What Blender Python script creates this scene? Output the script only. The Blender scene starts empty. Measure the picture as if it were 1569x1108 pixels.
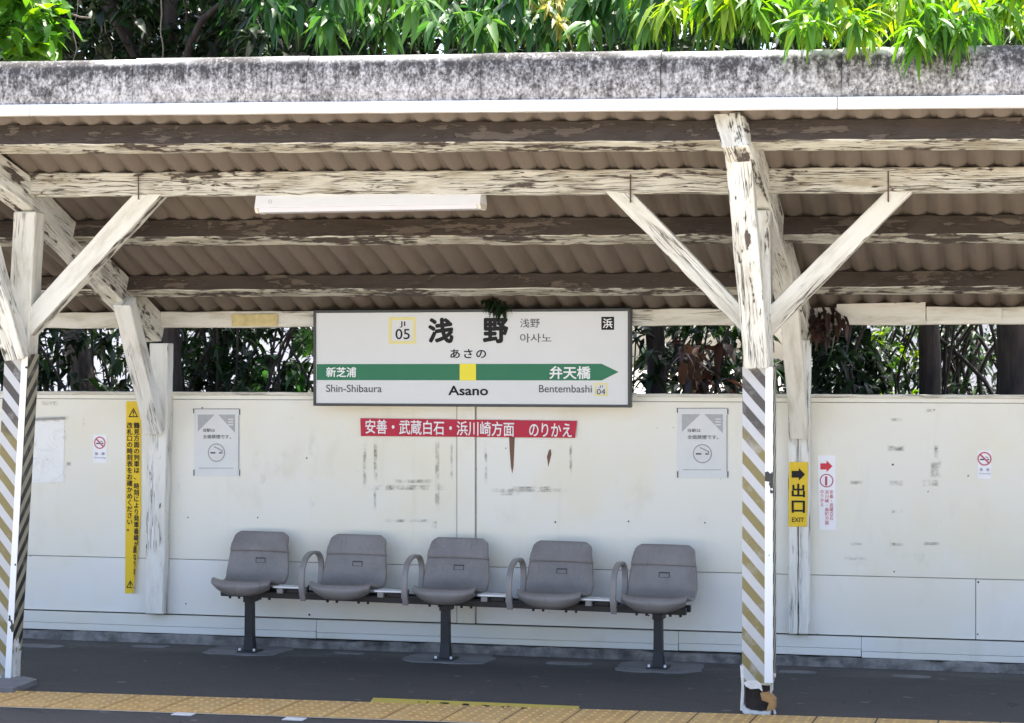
import bpy, bmesh, math, random
import numpy as np
from mathutils import Vector, Matrix

sc = bpy.context.scene
COL = sc.collection
R = math.radians
rng = np.random.default_rng(7)
random.seed(7)

# ------------------------------------------------------------------ camera
F_PX, TH, H = 3100.0, math.atan(0.245), 1.8
cam_d = bpy.data.cameras.new('camera')
cam_d.sensor_width = 36.0
cam_d.lens = 36.0 * F_PX / 1569.0
cam_d.clip_start, cam_d.clip_end = 0.1, 3000
cam = bpy.data.objects.new('camera', cam_d)
COL.objects.link(cam)
cam.location = (0, 0, H)
cam.rotation_euler = (R(90), 0, TH)
sc.camera = cam

# ------------------------------------------------------------------ light
SUN_EL, SUN_AZ = R(73), R(14)            # azimuth clockwise from +Y (behind the platform)
w = bpy.data.worlds.new('World'); sc.world = w; w.use_nodes = True
nt = w.node_tree
sky = nt.nodes.new('ShaderNodeTexSky'); sky.sky_type = 'NISHITA'
sky.sun_disc = False; sky.sun_elevation = SUN_EL; sky.sun_rotation = SUN_AZ
sky.air_density = 0.85; sky.dust_density = 3.5; sky.ozone_density = 1.0
nt.nodes['Background'].inputs[1].default_value = 0.15
nt.links.new(sky.outputs[0], nt.nodes['Background'].inputs[0])
sun_d = bpy.data.lights.new('sun', 'SUN'); sun_d.energy = 4.2; sun_d.angle = R(0.53)
sun_d.color = (1.0, 0.95, 0.86)
sun = bpy.data.objects.new('sun', sun_d); COL.objects.link(sun)
sv = Vector((math.sin(SUN_AZ) * math.cos(SUN_EL), math.cos(SUN_AZ) * math.cos(SUN_EL), math.sin(SUN_EL)))
sun.rotation_euler = (-sv).to_track_quat('-Z', 'Y').to_euler()
sun.location = (5, 20, 30)
sc.view_settings.view_transform = 'Standard'; sc.view_settings.look = 'None'
sc.view_settings.gamma = 1.0; sc.view_settings.use_curve_mapping = False
sc.view_settings.exposure = 2.0
sc.cycles.use_denoising = True
sc.cycles.max_bounces = 12; sc.cycles.diffuse_bounces = 6
sc.cycles.transparent_max_bounces = 16

# ------------------------------------------------------------------ geometry helpers
CT, ST = math.cos(TH), math.sin(TH)
def P(px, py, Y):
    """point of the vertical plane Y that the photo shows at pixel (px, py)"""
    u = (px - 784.5) / F_PX; v = (554 - py) / F_PX
    dx, dy = u * CT - ST, u * ST + CT
    t = Y / dy
    return Vector((dx * t, Y, H + v * t))
def G(px, py, z=0.0):
    u = (px - 784.5) / F_PX; v = (554 - py) / F_PX
    dx, dy = u * CT - ST, u * ST + CT
    t = (z - H) / v
    return Vector((dx * t, dy * t, z))

def empty(name, loc, label=None, cat=None, group=None):
    o = bpy.data.objects.new(name, None); COL.objects.link(o)
    o.location = loc; o.empty_display_size = 0.1
    tag(o, label, cat, group)
    return o
def tag(o, label=None, cat=None, group=None, kind=None):
    if label: o['label'] = label
    if cat: o['category'] = cat
    if group: o['group'] = group
    if kind: o['kind'] = kind
    return o
def wloc(o):
    v = Vector((0, 0, 0))
    while o is not None:
        v += o.location; o = o.parent
    return v
def link_mesh(name, me, mats, parent=None, origin=None):
    """mesh in world coordinates -> one linked object, local to its parent"""
    for m in (mats if isinstance(mats, (list, tuple)) else [mats]): me.materials.append(m)
    o = bpy.data.objects.new(name, me); COL.objects.link(o)
    if parent is not None:
        o.parent = parent; me.transform(Matrix.Translation(-wloc(parent)))
    else:
        if origin is None:
            n = len(me.vertices); a = np.empty(n * 3, 'f'); me.vertices.foreach_get('co', a); a = a.reshape(-1, 3)
            origin = Vector(((a[:, 0].min() + a[:, 0].max()) / 2, (a[:, 1].min() + a[:, 1].max()) / 2, a[:, 2].min()))
        o.location = origin; me.transform(Matrix.Translation(-Vector(origin)))
    return o
class MB:
    """collects vertices, faces, uvs and material slots"""
    def __init__(s): s.v, s.f, s.uv, s.mi = [], [], [], []
    def face(s, pts, uv=None, mi=0):
        i = len(s.v); s.v += [tuple(p) for p in pts]; s.f.append(tuple(range(i, i + len(pts))))
        s.uv.append(uv if uv else [(p[0], p[2]) for p in pts]); s.mi.append(mi)
    def box(s, a, b, mi=0, bev=0):
        x0, y0, z0 = (min(a[i], b[i]) for i in range(3)); x1, y1, z1 = (max(a[i], b[i]) for i in range(3))
        q = [(x0,y0,z0),(x1,y0,z0),(x1,y1,z0),(x0,y1,z0),(x0,y0,z1),(x1,y0,z1),(x1,y1,z1),(x0,y1,z1)]
        i = len(s.v); s.v += q
        for f in ((0,1,5,4),(1,2,6,5),(2,3,7,6),(3,0,4,7),(4,5,6,7),(3,2,1,0)):
            s.f.append(tuple(i + k for k in f)); s.mi.append(mi)
            n = f
            s.uv.append([(q[k][0] + q[k][1], q[k][2] + q[k][1] * .5) for k in n])
    def tube(s, pts, r, n=8, mi=0, cap=True):
        pts = [Vector(p) for p in pts]; rs = r if isinstance(r, (list, tuple)) else [r] * len(pts)
        rings = []; L = 0
        ref = None
        for k, p in enumerate(pts):
            d = (pts[min(k + 1, len(pts) - 1)] - pts[max(k - 1, 0)]).normalized()
            if ref is None:
                ref = d.orthogonal().normalized()
            a = (ref - d * ref.dot(d)).normalized(); ref = a
            b = d.cross(a)
            i = len(s.v)
            for j in range(n):
                t = 2 * math.pi * j / n
                s.v.append(tuple(p + (a * math.cos(t) + b * math.sin(t)) * rs[k]))
            if k: L += (p - pts[k - 1]).length
            rings.append((i, L))
        for (i, l0), (k, l1) in zip(rings, rings[1:]):
            for j in range(n):
                s.f.append((i + j, i + (j + 1) % n, k + (j + 1) % n, k + j)); s.mi.append(mi)
                s.uv.append([(l0, j * .03), (l0, j * .03 + .03), (l1, j * .03 + .03), (l1, j * .03)])
        if cap:
            for i, rev in ((rings[0][0], True), (rings[-1][0], False)):
                f = list(range(i, i + n)); f = f[::-1] if rev else f
                s.f.append(tuple(f)); s.mi.append(mi); s.uv.append([(0, 0)] * n)
    def build(s, name, mats, parent=None, bevel=0, smooth=False, seg=2, origin=None):
        me = bpy.data.meshes.new(name); me.from_pydata(s.v, [], s.f)
        ul = me.uv_layers.new(name='UVMap')
        flat = np.array([c for u in s.uv for c in u], 'f').ravel()
        ul.data.foreach_set('uv', flat)
        me.polygons.foreach_set('material_index', s.mi)
        if smooth: me.polygons.foreach_set('use_smooth', [True] * len(me.polygons))
        me.update()
        o = link_mesh(name, me, mats, parent, origin)
        if bevel:
            m = o.modifiers.new('bevel', 'BEVEL'); m.width = bevel; m.segments = seg; m.limit_method = 'ANGLE'; m.angle_limit = R(40)
        return o

def timber_into(mb, path, wd, ht, side=None, seg=0.12, rough=0.0025, mats=(0, 0, 0, 0), off=None):
    """sawn timber swept along path. wd across 'side', ht across the other axis. mats = slots of (front, top, back, bottom)"""
    path = [Vector(p) for p in path]
    pts = []; 
    for a, b in zip(path, path[1:]):
        n = max(1, int((b - a).length / seg))
        for k in range(n): pts.append(a.lerp(b, k / n))
    pts.append(path[-1])
    uo = random.random() * 50 if off is None else off
    rings = []; L = 0
    for k, p in enumerate(pts):
        d = (pts[min(k + 1, len(pts) - 1)] - pts[max(k - 1, 0)]).normalized()
        s_ = Vector(side) if side is not None else Vector((0, -1, 0))
        s_ = (s_ - d * s_.dot(d)).normalized()      # towards the 'front'
        u_ = s_.cross(d); 
        if u_.z < 0 or (abs(u_.z) < 1e-4 and u_.x < 0): u_ = -u_
        if k: L += (p - pts[k - 1]).length
        c = []
        for a, b in ((1, -1), (1, 1), (-1, 1), (-1, -1)):
            j = Vector((random.uniform(-1, 1), random.uniform(-1, 1), random.uniform(-1, 1))) * rough
            c.append(p + s_ * (a * wd / 2) + u_ * (b * ht / 2) + j)
        rings.append((c, L))
    base = len(mb.v)
    for c, l in rings: mb.v += [tuple(x) for x in c]
    dims = (ht, wd, ht, wd); starts = (0, ht + .1, ht + wd + .2, 2 * ht + wd + .3)
    flip = None
    for k in range(len(rings) - 1):
        i, j = base + 4 * k, base + 4 * (k + 1); l0, l1 = rings[k][1] + uo, rings[k + 1][1] + uo
        for q in range(4):
            f = [i + q, j + q, j + (q + 1) % 4, i + (q + 1) % 4]
            v0 = starts[q] + uo * 1.7; v1 = v0 + dims[q]
            uv = [(l0, v0), (l1, v0), (l1, v1), (l0, v1)]
            mb.f.append(tuple(f)); mb.uv.append(uv); mb.mi.append(mats[q])
    for i, m in ((base, mats[0]), (base + 4 * (len(rings) - 1), mats[0])):
        mb.f.append((i, i + 1, i + 2, i + 3)); mb.mi.append(m)
        mb.uv.append([(uo, uo), (uo + ht, uo), (uo + ht, uo + wd), (uo, uo + wd)])
def fix_normals(o):
    bm = bmesh.new(); bm.from_mesh(o.data); bmesh.ops.recalc_face_normals(bm, faces=bm.faces); bm.to_mesh(o.data); bm.free()
def timber(name, path, wd, ht, mat, parent, side=None, mats=(0, 0, 0, 0), bevel=0.005, **kw):
    mb = MB(); timber_into(mb, path, wd, ht, side, mats=mats, **kw)
    o = mb.build(name, mat, parent, bevel=bevel, seg=1); fix_normals(o)
    return o

# ------------------------------------------------------------------ materials
def new_mat(name):
    m = bpy.data.materials.new(name); m.use_nodes = True
    return m, m.node_tree, m.node_tree.nodes['Principled BSDF']
class NB:
    def __init__(s, nt): s.nt = nt
    def n(s, t, **k):
        x = s.nt.nodes.new(t)
        for a, b in k.items():
            if a.startswith('_'): setattr(x, a[1:], b)
        return x
    def L(s, a, b): s.nt.links.new(a, b)
    def pos(s): return s.n('ShaderNodeNewGeometry').outputs['Position']
    def uv(s): return s.n('ShaderNodeUVMap').outputs[0]
    def map(s, vec, scale, loc=(0, 0, 0), rot=(0, 0, 0)):
        m = s.n('ShaderNodeMapping'); s.L(vec, m.inputs[0]); m.inputs['Scale'].default_value = scale
        m.inputs['Location'].default_value = loc; m.inputs['Rotation'].default_value = rot
        return m.outputs[0]
    def noise(s, vec, scale=1.0, detail=4, rough=.55, dist=0):
        m = s.n('ShaderNodeTexNoise'); s.L(vec, m.inputs['Vector']); m.inputs['Scale'].default_value = scale
        m.inputs['Detail'].default_value = detail; m.inputs['Roughness'].default_value = rough; m.inputs['Distortion'].default_value = dist
        return m.outputs[0]
    def math(s, op, a, b=None, c=None):
        m = s.n('ShaderNodeMath', _operation=op)
        for i, x in enumerate((a, b, c)):
            if x is None: continue
            if isinstance(x, (int, float)): m.inputs[i].default_value = x
            else: s.L(x, m.inputs[i])
        return m.outputs[0]
    def ss(s, x, lo, hi):
        m = s.n('ShaderNodeMapRange', _interpolation_type='SMOOTHSTEP'); s.L(x, m.inputs[0])
        m.inputs[1].default_value = lo; m.inputs[2].default_value = hi
        return m.outputs[0]
    def mix(s, f, a, b):
        m = s.n('ShaderNodeMix', _data_type='RGBA')
        if isinstance(f, (int, float)): m.inputs[0].default_value = f
        else: s.L(f, m.inputs[0])
        for i, x in ((6, a), (7, b)):
            if isinstance(x, (tuple, list)): m.inputs[i].default_value = (*x, 1)
            else: s.L(x, m.inputs[i])
        return m.outputs[2]
    def bump(s, h, strength=.3, dist=.003, normal=None):
        b = s.n('ShaderNodeBump'); s.L(h, b.inputs['Height']); b.inputs['Strength'].default_value = strength
        b.inputs['Distance'].default_value = dist
        if normal is not None: s.L(normal, b.inputs['Normal'])
        return b.outputs[0]
    def sep(s, vec):
        m = s.n('ShaderNodeSeparateXYZ'); s.L(vec, m.inputs[0]); return m.outputs

def plain(name, col, rough=.5, metal=0, vary=.08, scale=12, bump=0):
    m, nt, b = new_mat(name); N = NB(nt)
    no = N.noise(N.pos(), scale, 5)
    c = N.mix(no, tuple(x * (1 - vary * 2) for x in col), tuple(min(1, x * (1 + vary * 2)) for x in col))
    N.L(c, b.inputs['Base Color']); b.inputs['Roughness'].default_value = rough; b.inputs['Metallic'].default_value = metal
    if bump: N.L(N.bump(N.noise(N.pos(), scale * 8, 3), bump, .002), b.inputs['Normal'])
    return m

def flaky(name, paint, wood, amount=.5, crack=.5, dirt=.35, grain=1.0):
    """old paint over timber: long cracks along the grain (uv.x), flakes that lay the wood bare"""
    m, nt, b = new_mat(name); N = NB(nt); uv = N.uv()
    big = N.noise(N.map(uv, (1.6, 9, 1)), 1, 5, .6)
    fine = N.noise(N.map(uv, (11 * grain, 75, 1)), 1, 6, .65, .4)
    mid = N.noise(N.map(uv, (14, 26, 1)), 1, 4, .5)
    h = N.math('ADD', N.math('MULTIPLY', big, .55), N.math('ADD', N.math('MULTIPLY', fine, .25), N.math('MULTIPLY', mid, .25)))
    lo = .525 + .22 * (1 - amount)
    flake = N.ss(h, lo, lo + .018)
    ck = N.noise(N.map(uv, (2.6, 85, 1)), 1, 3, .5, .6)
    band = N.math('ABSOLUTE', N.math('SUBTRACT', ck, .5))
    cmask = N.noise(N.map(uv, (2.2, 7, 1), (7, 3, 0)), 1, 2)
    cr = N.math('MULTIPLY', N.math('SUBTRACT', 1, N.ss(band, .008, .026)), N.ss(cmask, .62 - .22 * crack, .72 - .22 * crack))
    bare = N.math('MAXIMUM', flake, cr)
    dn = N.noise(N.map(uv, (3, 14, 1), (1, 9, 0)), 1, 6, .65)
    dk = tuple(x * y for x, y in zip(paint, (.60, .55, .47)))
    pc = N.mix(N.math('MULTIPLY', N.ss(dn, .42, .75), dirt * 1.6), paint, dk)
    edge = N.ss(h, lo - .03, lo)
    pc = N.mix(N.math('MULTIPLY', edge, .45), pc, dk)
    wn = N.noise(N.map(uv, (3, 120, 1)), 1, 5)
    wc = N.mix(wn, tuple(x * .55 for x in wood), tuple(x * 1.5 for x in wood))
    N.L(N.mix(bare, pc, wc), b.inputs['Base Color'])
    b.inputs['Roughness'].default_value = .62
    hh = N.math('ADD', N.math('MULTIPLY', bare, -1), N.math('MULTIPLY', fine, .35))
    N.L(N.bump(hh, .9, .005), b.inputs['Normal'])
    return m

MAT = {}
MAT['beam'] = flaky('old_cream_paint', (.58, .56, .475), (.065, .047, .036), .68, 1.25, .9)
MAT['under'] = flaky('peeling_cream_paint', (.54, .52, .43), (.060, .043, .032), .90, 1.2, .9)
MAT['post'] = flaky('flaking_white_paint', (.70, .69, .615), (.080, .062, .053), .76, .7, .6)
MAT['clean'] = flaky('cream_timber_paint', (.70, .68, .59), (.11, .08, .062), .24, .3, .5)
MAT['wallpost'] = flaky('chipped_white_paint', (.77, .765, .71), (.07, .055, .045), .42, .5, .28)
MAT['bare'] = flaky('bare_brown_wood', (.058, .042, .030), (.115, .088, .064), .80, .5, .6)

def wall_paint(name, base, seed=0, stain=.5):
    m, nt, b = new_mat(name); N = NB(nt); p = N.pos()
    a = N.noise(N.map(p, (.9, .9, .9), (seed, 0, seed)), 1, 6, .6)
    a2 = N.noise(N.map(p, (3.5, 3.5, 2.2), (seed * 2, 3, 1)), 1, 5, .6)
    st = N.noise(N.map(p, (9, 9, 1.1), (seed, 1, 5)), 1, 5, .6)
    sp = N.noise(N.map(p, (26, 26, 26)), 1, 2, .5)
    warm = tuple(x * y for x, y in zip(base, (.98, .93, .80)))
    dirt = tuple(x * y for x, y in zip(base, (.78, .73, .64)))
    c = N.mix(N.math('MULTIPLY', N.ss(a, .42, .66), .7), base, warm)
    c = N.mix(N.math('MULTIPLY', N.ss(a2, .56, .8), stain), c, dirt)
    c = N.mix(N.math('MULTIPLY', N.ss(st, .58, .78), stain * .55), c, dirt)
    c = N.mix(N.math('MULTIPLY', N.ss(sp, .775, .80), .75), c, (.14, .10, .08))
    N.L(c, b.inputs['Base Color']); b.inputs['Roughness'].default_value = .5
    N.L(N.bump(N.math('ADD', a2, N.math('MULTIPLY', N.noise(p, 60, 4), .25)), .12, .006), b.inputs['Normal'])
    return m
MAT['wall'] = wall_paint('cream_wall_paint', (.80, .785, .70), 0, .42)
MAT['wall2'] = wall_paint('cool_white_wall_paint', (.80, .795, .76), 4, .32)
MAT['base'] = wall_paint('base_board_paint', (.75, .745, .71), 9, .6)

def mk_cement():
    m, nt, b = new_mat('lichen_stained_cement'); N = NB(nt); p = N.pos(); z = N.sep(p)
    n1 = N.noise(N.map(p, (23, 23, 17)), 1, 6, .72)
    n2 = N.noise(N.map(p, (70, 70, 58)), 1, 4, .6)
    n3 = N.noise(N.map(p, (2.2, 2.2, .8)), 1, 4, .6)
    drip = N.noise(N.map(p, (34, 34, 2.6), (3, 0, 0)), 1, 4, .6)
    # height of the point over the tilted bottom edge
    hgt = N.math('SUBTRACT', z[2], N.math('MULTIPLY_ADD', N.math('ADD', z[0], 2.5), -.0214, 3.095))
    up = N.ss(N.math('ADD', hgt, N.math('MULTIPLY', N.math('SUBTRACT', drip, .5), .22)), .06, .24)
    v = N.math('ADD', N.math('MULTIPLY', n1, .54), N.math('MULTIPLY', n2, .46))
    v = N.math('SUBTRACT', v, N.math('MULTIPLY', up, N.math('MULTIPLY_ADD', n3, .34, -.03)))
    v = N.math('ADD', v, N.math('MULTIPLY', N.math('SUBTRACT', n3, .42), .22))
    r = N.n('ShaderNodeValToRGB'); N.L(v, r.inputs[0]); e = r.color_ramp.elements
    e[0].position = .38; e[0].color = (.040, .037, .036, 1); e[1].position = .60; e[1].color = (.52, .51, .50, 1)
    x = r.color_ramp.elements.new(.44); x.color = (.125, .118, .115, 1)
    x = r.color_ramp.elements.new(.515); x.color = (.29, .28, .275, 1)
    # sunlight on the top rim put in as pale colour, in stretches
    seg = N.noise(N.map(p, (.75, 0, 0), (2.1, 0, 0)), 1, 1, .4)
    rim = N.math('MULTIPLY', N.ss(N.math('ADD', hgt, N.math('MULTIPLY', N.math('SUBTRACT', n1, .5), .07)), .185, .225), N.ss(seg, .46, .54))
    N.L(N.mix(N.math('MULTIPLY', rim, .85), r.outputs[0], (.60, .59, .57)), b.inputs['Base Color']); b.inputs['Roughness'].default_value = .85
    N.L(N.bump(v, .5, .006), b.inputs['Normal'])
    return m
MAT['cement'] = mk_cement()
MAT['strip'] = wall_paint('white_flashing_paint', (.80, .80, .79), 2, .25)

def mk_slate():
    m, nt, b = new_mat('brown_corrugated_slate'); N = NB(nt); p = N.pos()
    a = N.noise(N.map(p, (5, 1.6, 1.6)), 1, 6, .65); f = N.noise(p, 70, 3)
    d = N.noise(N.map(p, (14, 1.5, 1)), 1, 5, .6)
    c = N.mix(a, (.090, .073, .057), (.205, .168, .130))
    c = N.mix(N.math('MULTIPLY', N.ss(d, .52, .72), .5), c, (.13, .095, .075))
    c = N.mix(N.math('MULTIPLY', f, .25), c, (.22, .18, .15))
    N.L(c, b.inputs['Base Color']); b.inputs['Roughness'].default_value = .8
    N.L(N.bump(f, .2, .003), b.inputs['Normal'])
    return m
MAT['slate'] = mk_slate()

def mk_asphalt():
    m, nt, b = new_mat('worn_asphalt'); N = NB(nt); p = N.pos()
    a = N.noise(p, 1.3, 5, .6); f = N.noise(p, 80, 4, .75); g = N.noise(N.map(p, (1, 3, 1)), 3, 5, .6)
    sp = N.noise(p, 55, 2)
    c = N.mix(a, (.033, .0305, .029), (.056, .052, .049))
    c = N.mix(N.math('MULTIPLY', N.ss(f, .48, .70), .6), c, (.115, .11, .11))
    c = N.mix(N.math('MULTIPLY', N.ss(g, .58, .75), .35), c, (.10, .095, .09))
    c = N.mix(N.ss(sp, .76, .79), c, (.2, .19, .18))
    y = N.sep(p)[1]; blot = N.noise(N.map(p, (2.2, 6, 1), (4, 1, 0)), 1, 6, .7)
    dust = N.ss(N.math('ADD', y, N.math('MULTIPLY', N.math('SUBTRACT', blot, .5), 1.1)), 11.55, 12.1)
    c = N.mix(N.math('MULTIPLY', dust, .6), c, (.14, .13, .12))
    gum = N.noise(N.map(p, (9, 9, 1), (2, 6, 0)), 1, 1, .3)
    c = N.mix(N.math('MULTIPLY', N.ss(gum, .735, .75), .6), c, (.16, .155, .15))
    vo = N.n('ShaderNodeTexVoronoi', _feature='DISTANCE_TO_EDGE'); N.L(N.map(p, (.55, 1.1, 1), (.3, .2, 0)), vo.inputs['Vector'])
    wob = N.math('ADD', vo.outputs['Distance'], N.math('MULTIPLY', N.math('SUBTRACT', g, .5), .05))
    c = N.mix(N.math('MULTIPLY', N.math('SUBTRACT', 1, N.ss(N.math('ABSOLUTE', wob), .002, .008)), .7), c, (.018, .017, .017))
    N.L(c, b.inputs['Base Color']); b.inputs['Roughness'].default_value = .82
    N.L(N.bump(f, .6, .006), b.inputs['Normal'])
    return m
MAT['asphalt'] = mk_asphalt()
def mk_concrete(name, lo, hi, sc_=7):
    m, nt, b = new_mat(name); N = NB(nt); p = N.pos()
    a = N.noise(p, sc_, 7, .68); f = N.noise(p, 110, 3)
    c = N.mix(N.ss(a, .3, .7), lo, hi); c = N.mix(N.math('MULTIPLY', f, .3), c, tuple(x * .6 for x in hi))
    N.L(c, b.inputs['Base Color']); b.inputs['Roughness'].default_value = .85
    N.L(N.bump(N.math('ADD', a, N.math('MULTIPLY', f, .3)), .5, .01), b.inputs['Normal'])
    return m
MAT['footing'] = mk_concrete('rough_footing_concrete', (.055, .052, .050), (.30, .285, .27))
MAT['pad'] = mk_concrete('trodden_concrete', (.13, .128, .13), (.215, .21, .21), 5)
MAT['ballast'] = mk_concrete('sunlit_ballast', (.26, .228, .188), (.46, .42, .36), 9)
MAT['coping'] = mk_concrete('platform_edge_concrete', (.28, .265, .24), (.42, .40, .37), 5)
MAT['soil'] = mk_concrete('leaf_litter_soil', (.05, .038, .026), (.13, .10, .065), 4)

def mk_tile():
    m, nt, b = new_mat('worn_yellow_tile'); N = NB(nt); p = N.pos()
    a = N.noise(p, 9, 6, .65); f = N.noise(p, 90, 3); g = N.noise(N.map(p, (3.3, .6, 1)), 1, 1)
    c = N.mix(N.ss(a, .3, .7), (.42, .245, .075), (.58, .36, .125))
    c = N.mix(N.math('MULTIPLY', N.ss(f, .5, .7), .4), c, (.36, .25, .13))
    c = N.mix(N.math('MULTIPLY', N.ss(g, .4, .6), .25), c, (.46, .33, .17))
    N.L(c, b.inputs['Base Color']); b.inputs['Roughness'].default_value = .7
    return m
MAT['tile'] = mk_tile()
MAT['dot'] = plain('rubbed_tile_dot', (.60, .38, .13), .7)
MAT['rim'] = plain('pale_mortar_rim', (.42, .38, .32), .85, vary=.2)
MAT['gap'] = plain('dark_joint', (.035, .03, .028), .9)
def mk_seat():
    m, nt, b = new_mat('worn_grey_seat_plastic'); N = NB(nt); p = N.pos()
    a = N.noise(p, 4, 5, .6); f = N.noise(N.map(p, (30, 30, 90)), 1, 5, .7); sc2 = N.noise(N.map(p, (60, 8, 8)), 1, 4, .6)
    c = N.mix(N.ss(a, .3, .7), (.185, .168, .158), (.245, .226, .214))
    c = N.mix(N.math('MULTIPLY', N.ss(f, .5, .75), .35), c, (.32, .30, .285))
    c = N.mix(N.math('MULTIPLY', N.ss(sc2, .60, .72), .4), c, (.12, .108, .10))
    N.L(c, b.inputs['Base Color']); b.inputs['Roughness'].default_value = .46
    N.L(N.bump(N.noise(p, 260, 2), .12, .001), b.inputs['Normal'])
    return m
MAT['seat'] = mk_seat()
MAT['seatd'] = plain('dark_seat_recess', (.05, .043, .042), .6)
MAT['arm'] = plain('grey_armrest_plastic', (.25, .232, .22), .42)
MAT['iron'] = plain('blackish_painted_steel', (.014, .014, .017), .5, vary=.2)
MAT['rust'] = plain('brown_rusted_steel', (.10, .055, .035), .7, vary=.3, scale=40)
MAT['ledge'] = plain('white_ledge_enamel', (.80, .80, .80), .3)
MAT['frame'] = plain('dark_sign_frame', (.035, .038, .037), .4)
MAT['signface'] = plain('off_white_sign_face', (.68, .69, .675), .5, vary=.015, scale=3)
MAT['black'] = plain('black_lettering', (.006, .006, .006), .75)
MAT['white'] = plain('white_lettering', (.78, .79, .77), .4, vary=.03)
MAT['green'] = plain('green_line_band', (.012, .165, .075), .55, vary=.03)
MAT['yellow'] = plain('bright_yellow_square', (.80, .70, .015), .35, vary=.03)
MAT['paleyellow'] = plain('pale_yellow_box', (.74, .66, .26), .35, vary=.04)
MAT['greylet'] = plain('dark_grey_lettering', (.055, .055, .055), .4)
MAT['redband'] = plain('crimson_banner_vinyl', (.47, .010, .040), .6, vary=.10, scale=5)
MAT['redlet'] = plain('red_lettering', (.60, .015, .04), .4)
MAT['darkred'] = plain('faded_red_lettering', (.42, .06, .11), .5)
MAT['pinkish'] = plain('pink_faded_red', (.52, .10, .13), .5)
MAT['notice'] = plain('white_notice_vinyl', (.86, .86, .88), .5, vary=.02)
MAT['exit'] = plain('exit_yellow_vinyl', (.76, .52, .018), .6, vary=.07, scale=8)
MAT['warn'] = plain('warning_yellow_vinyl', (.80, .55, .012), .6, vary=.04, scale=4)
MAT['warntxt'] = plain('brown_black_lettering', (.03, .018, .008), .7)
MAT['poster'] = plain('faded_poster_paper', (.70, .71, .69), .5, vary=.03)
MAT['postershade'] = plain('grey_poster_print', (.40, .41, .41), .5, vary=.1, scale=30)
MAT['posterlight'] = plain('pale_poster_print', (.68, .68, .66), .5, vary=.02)
MAT['postertxt'] = plain('faded_black_print', (.10, .10, .105), .5, vary=.2, scale=60)
MAT['bluetxt'] = plain('blue_grey_print', (.20, .22, .32), .5)
MAT['tape'] = plain('grey_sticky_tape', (.30, .29, .28), .5, vary=.3, scale=60)
MAT['lampw'] = plain('white_lamp_enamel', (.80, .79, .76), .35, vary=.02)
MAT['diff'] = plain('milky_lamp_cover', (.70, .69, .72), .25, vary=.02)
MAT['lampend'] = plain('ivory_lamp_cap', (.72, .68, .55), .4)
MAT['floorsheet'] = plain('dusty_yellow_floor_sheet', (.50, .39, .055), .6, vary=.12, scale=9)
MAT['floorwhite'] = plain('scuffed_white_marker', (.60, .60, .58), .6, vary=.1, scale=20)
MAT['plate'] = plain('rusty_label_plate', (.55, .45, .20), .6, vary=.25, scale=22)
MAT['tan'] = plain('raw_broken_wood', (.36, .20, .075), .75, vary=.25, scale=35, bump=.4)
MAT['rot'] = plain('rotten_dark_wood', (.028, .020, .017), .9, vary=.4, scale=40, bump=.5)
MAT['chip'] = plain('chipped_white_paint_skin', (.66, .64, .60), .6, vary=.15, scale=30, bump=.2)

def mk_grime(name, col, dens, scale=(30, 30, 30)):
    m, nt, b = new_mat(name); N = NB(nt); p = N.pos()
    a = N.noise(N.map(p, scale), 1, 5, .65)
    # feather with the mark's own uv so that its rim is ragged
    uv = N.sep(N.uv())
    ex = N.math('MINIMUM', uv[0], N.math('SUBTRACT', 1, uv[0])); ey = N.math('MINIMUM', uv[1], N.math('SUBTRACT', 1, uv[1]))
    rim = N.ss(N.math('MINIMUM', ex, ey), 0, .3)
    al = N.math('MULTIPLY', N.math('MULTIPLY', N.ss(a, .62 - .5 * dens, .95 - .4 * dens), rim), min(1, dens + .1))
    b.inputs['Base Color'].default_value = (*col, 1); b.inputs['Roughness'].default_value = .7
    N.L(al, b.inputs['Alpha'])
    return m
MAT['grime'] = mk_grime('tape_residue_grime', (.33, .315, .27), .54, (16, 16, 16))
MAT['soft'] = mk_grime('soft_dust_stain', (.42, .39, .32), .20, (6, 6, 4))  # faint blotchy stains on the wall boards
MAT['peel'] = mk_grime('bare_board_under_paint', (.17, .085, .05), 1.2, (9, 9, 9))
MAT['film'] = None
MAT['paper'] = plain('blank_white_paper', (.85, .85, .82), .4, vary=.02)
m_, nt_, b_ = new_mat('clear_poster_film'); N_ = NB(nt_)
b_.inputs['Base Color'].default_value = (.86, .86, .84, 1); b_.inputs['Roughness'].default_value = .12
wr = N_.noise(N_.map(N_.pos(), (7, 7, 9)), 1, 3, .5, 1.2)
N_.L(N_.math('MULTIPLY_ADD', N_.ss(wr, .5, .7), .30, .03), b_.inputs['Alpha'])
N_.L(N_.bump(wr, .7, .02), b_.inputs['Normal']); MAT['film'] = m_

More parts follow.
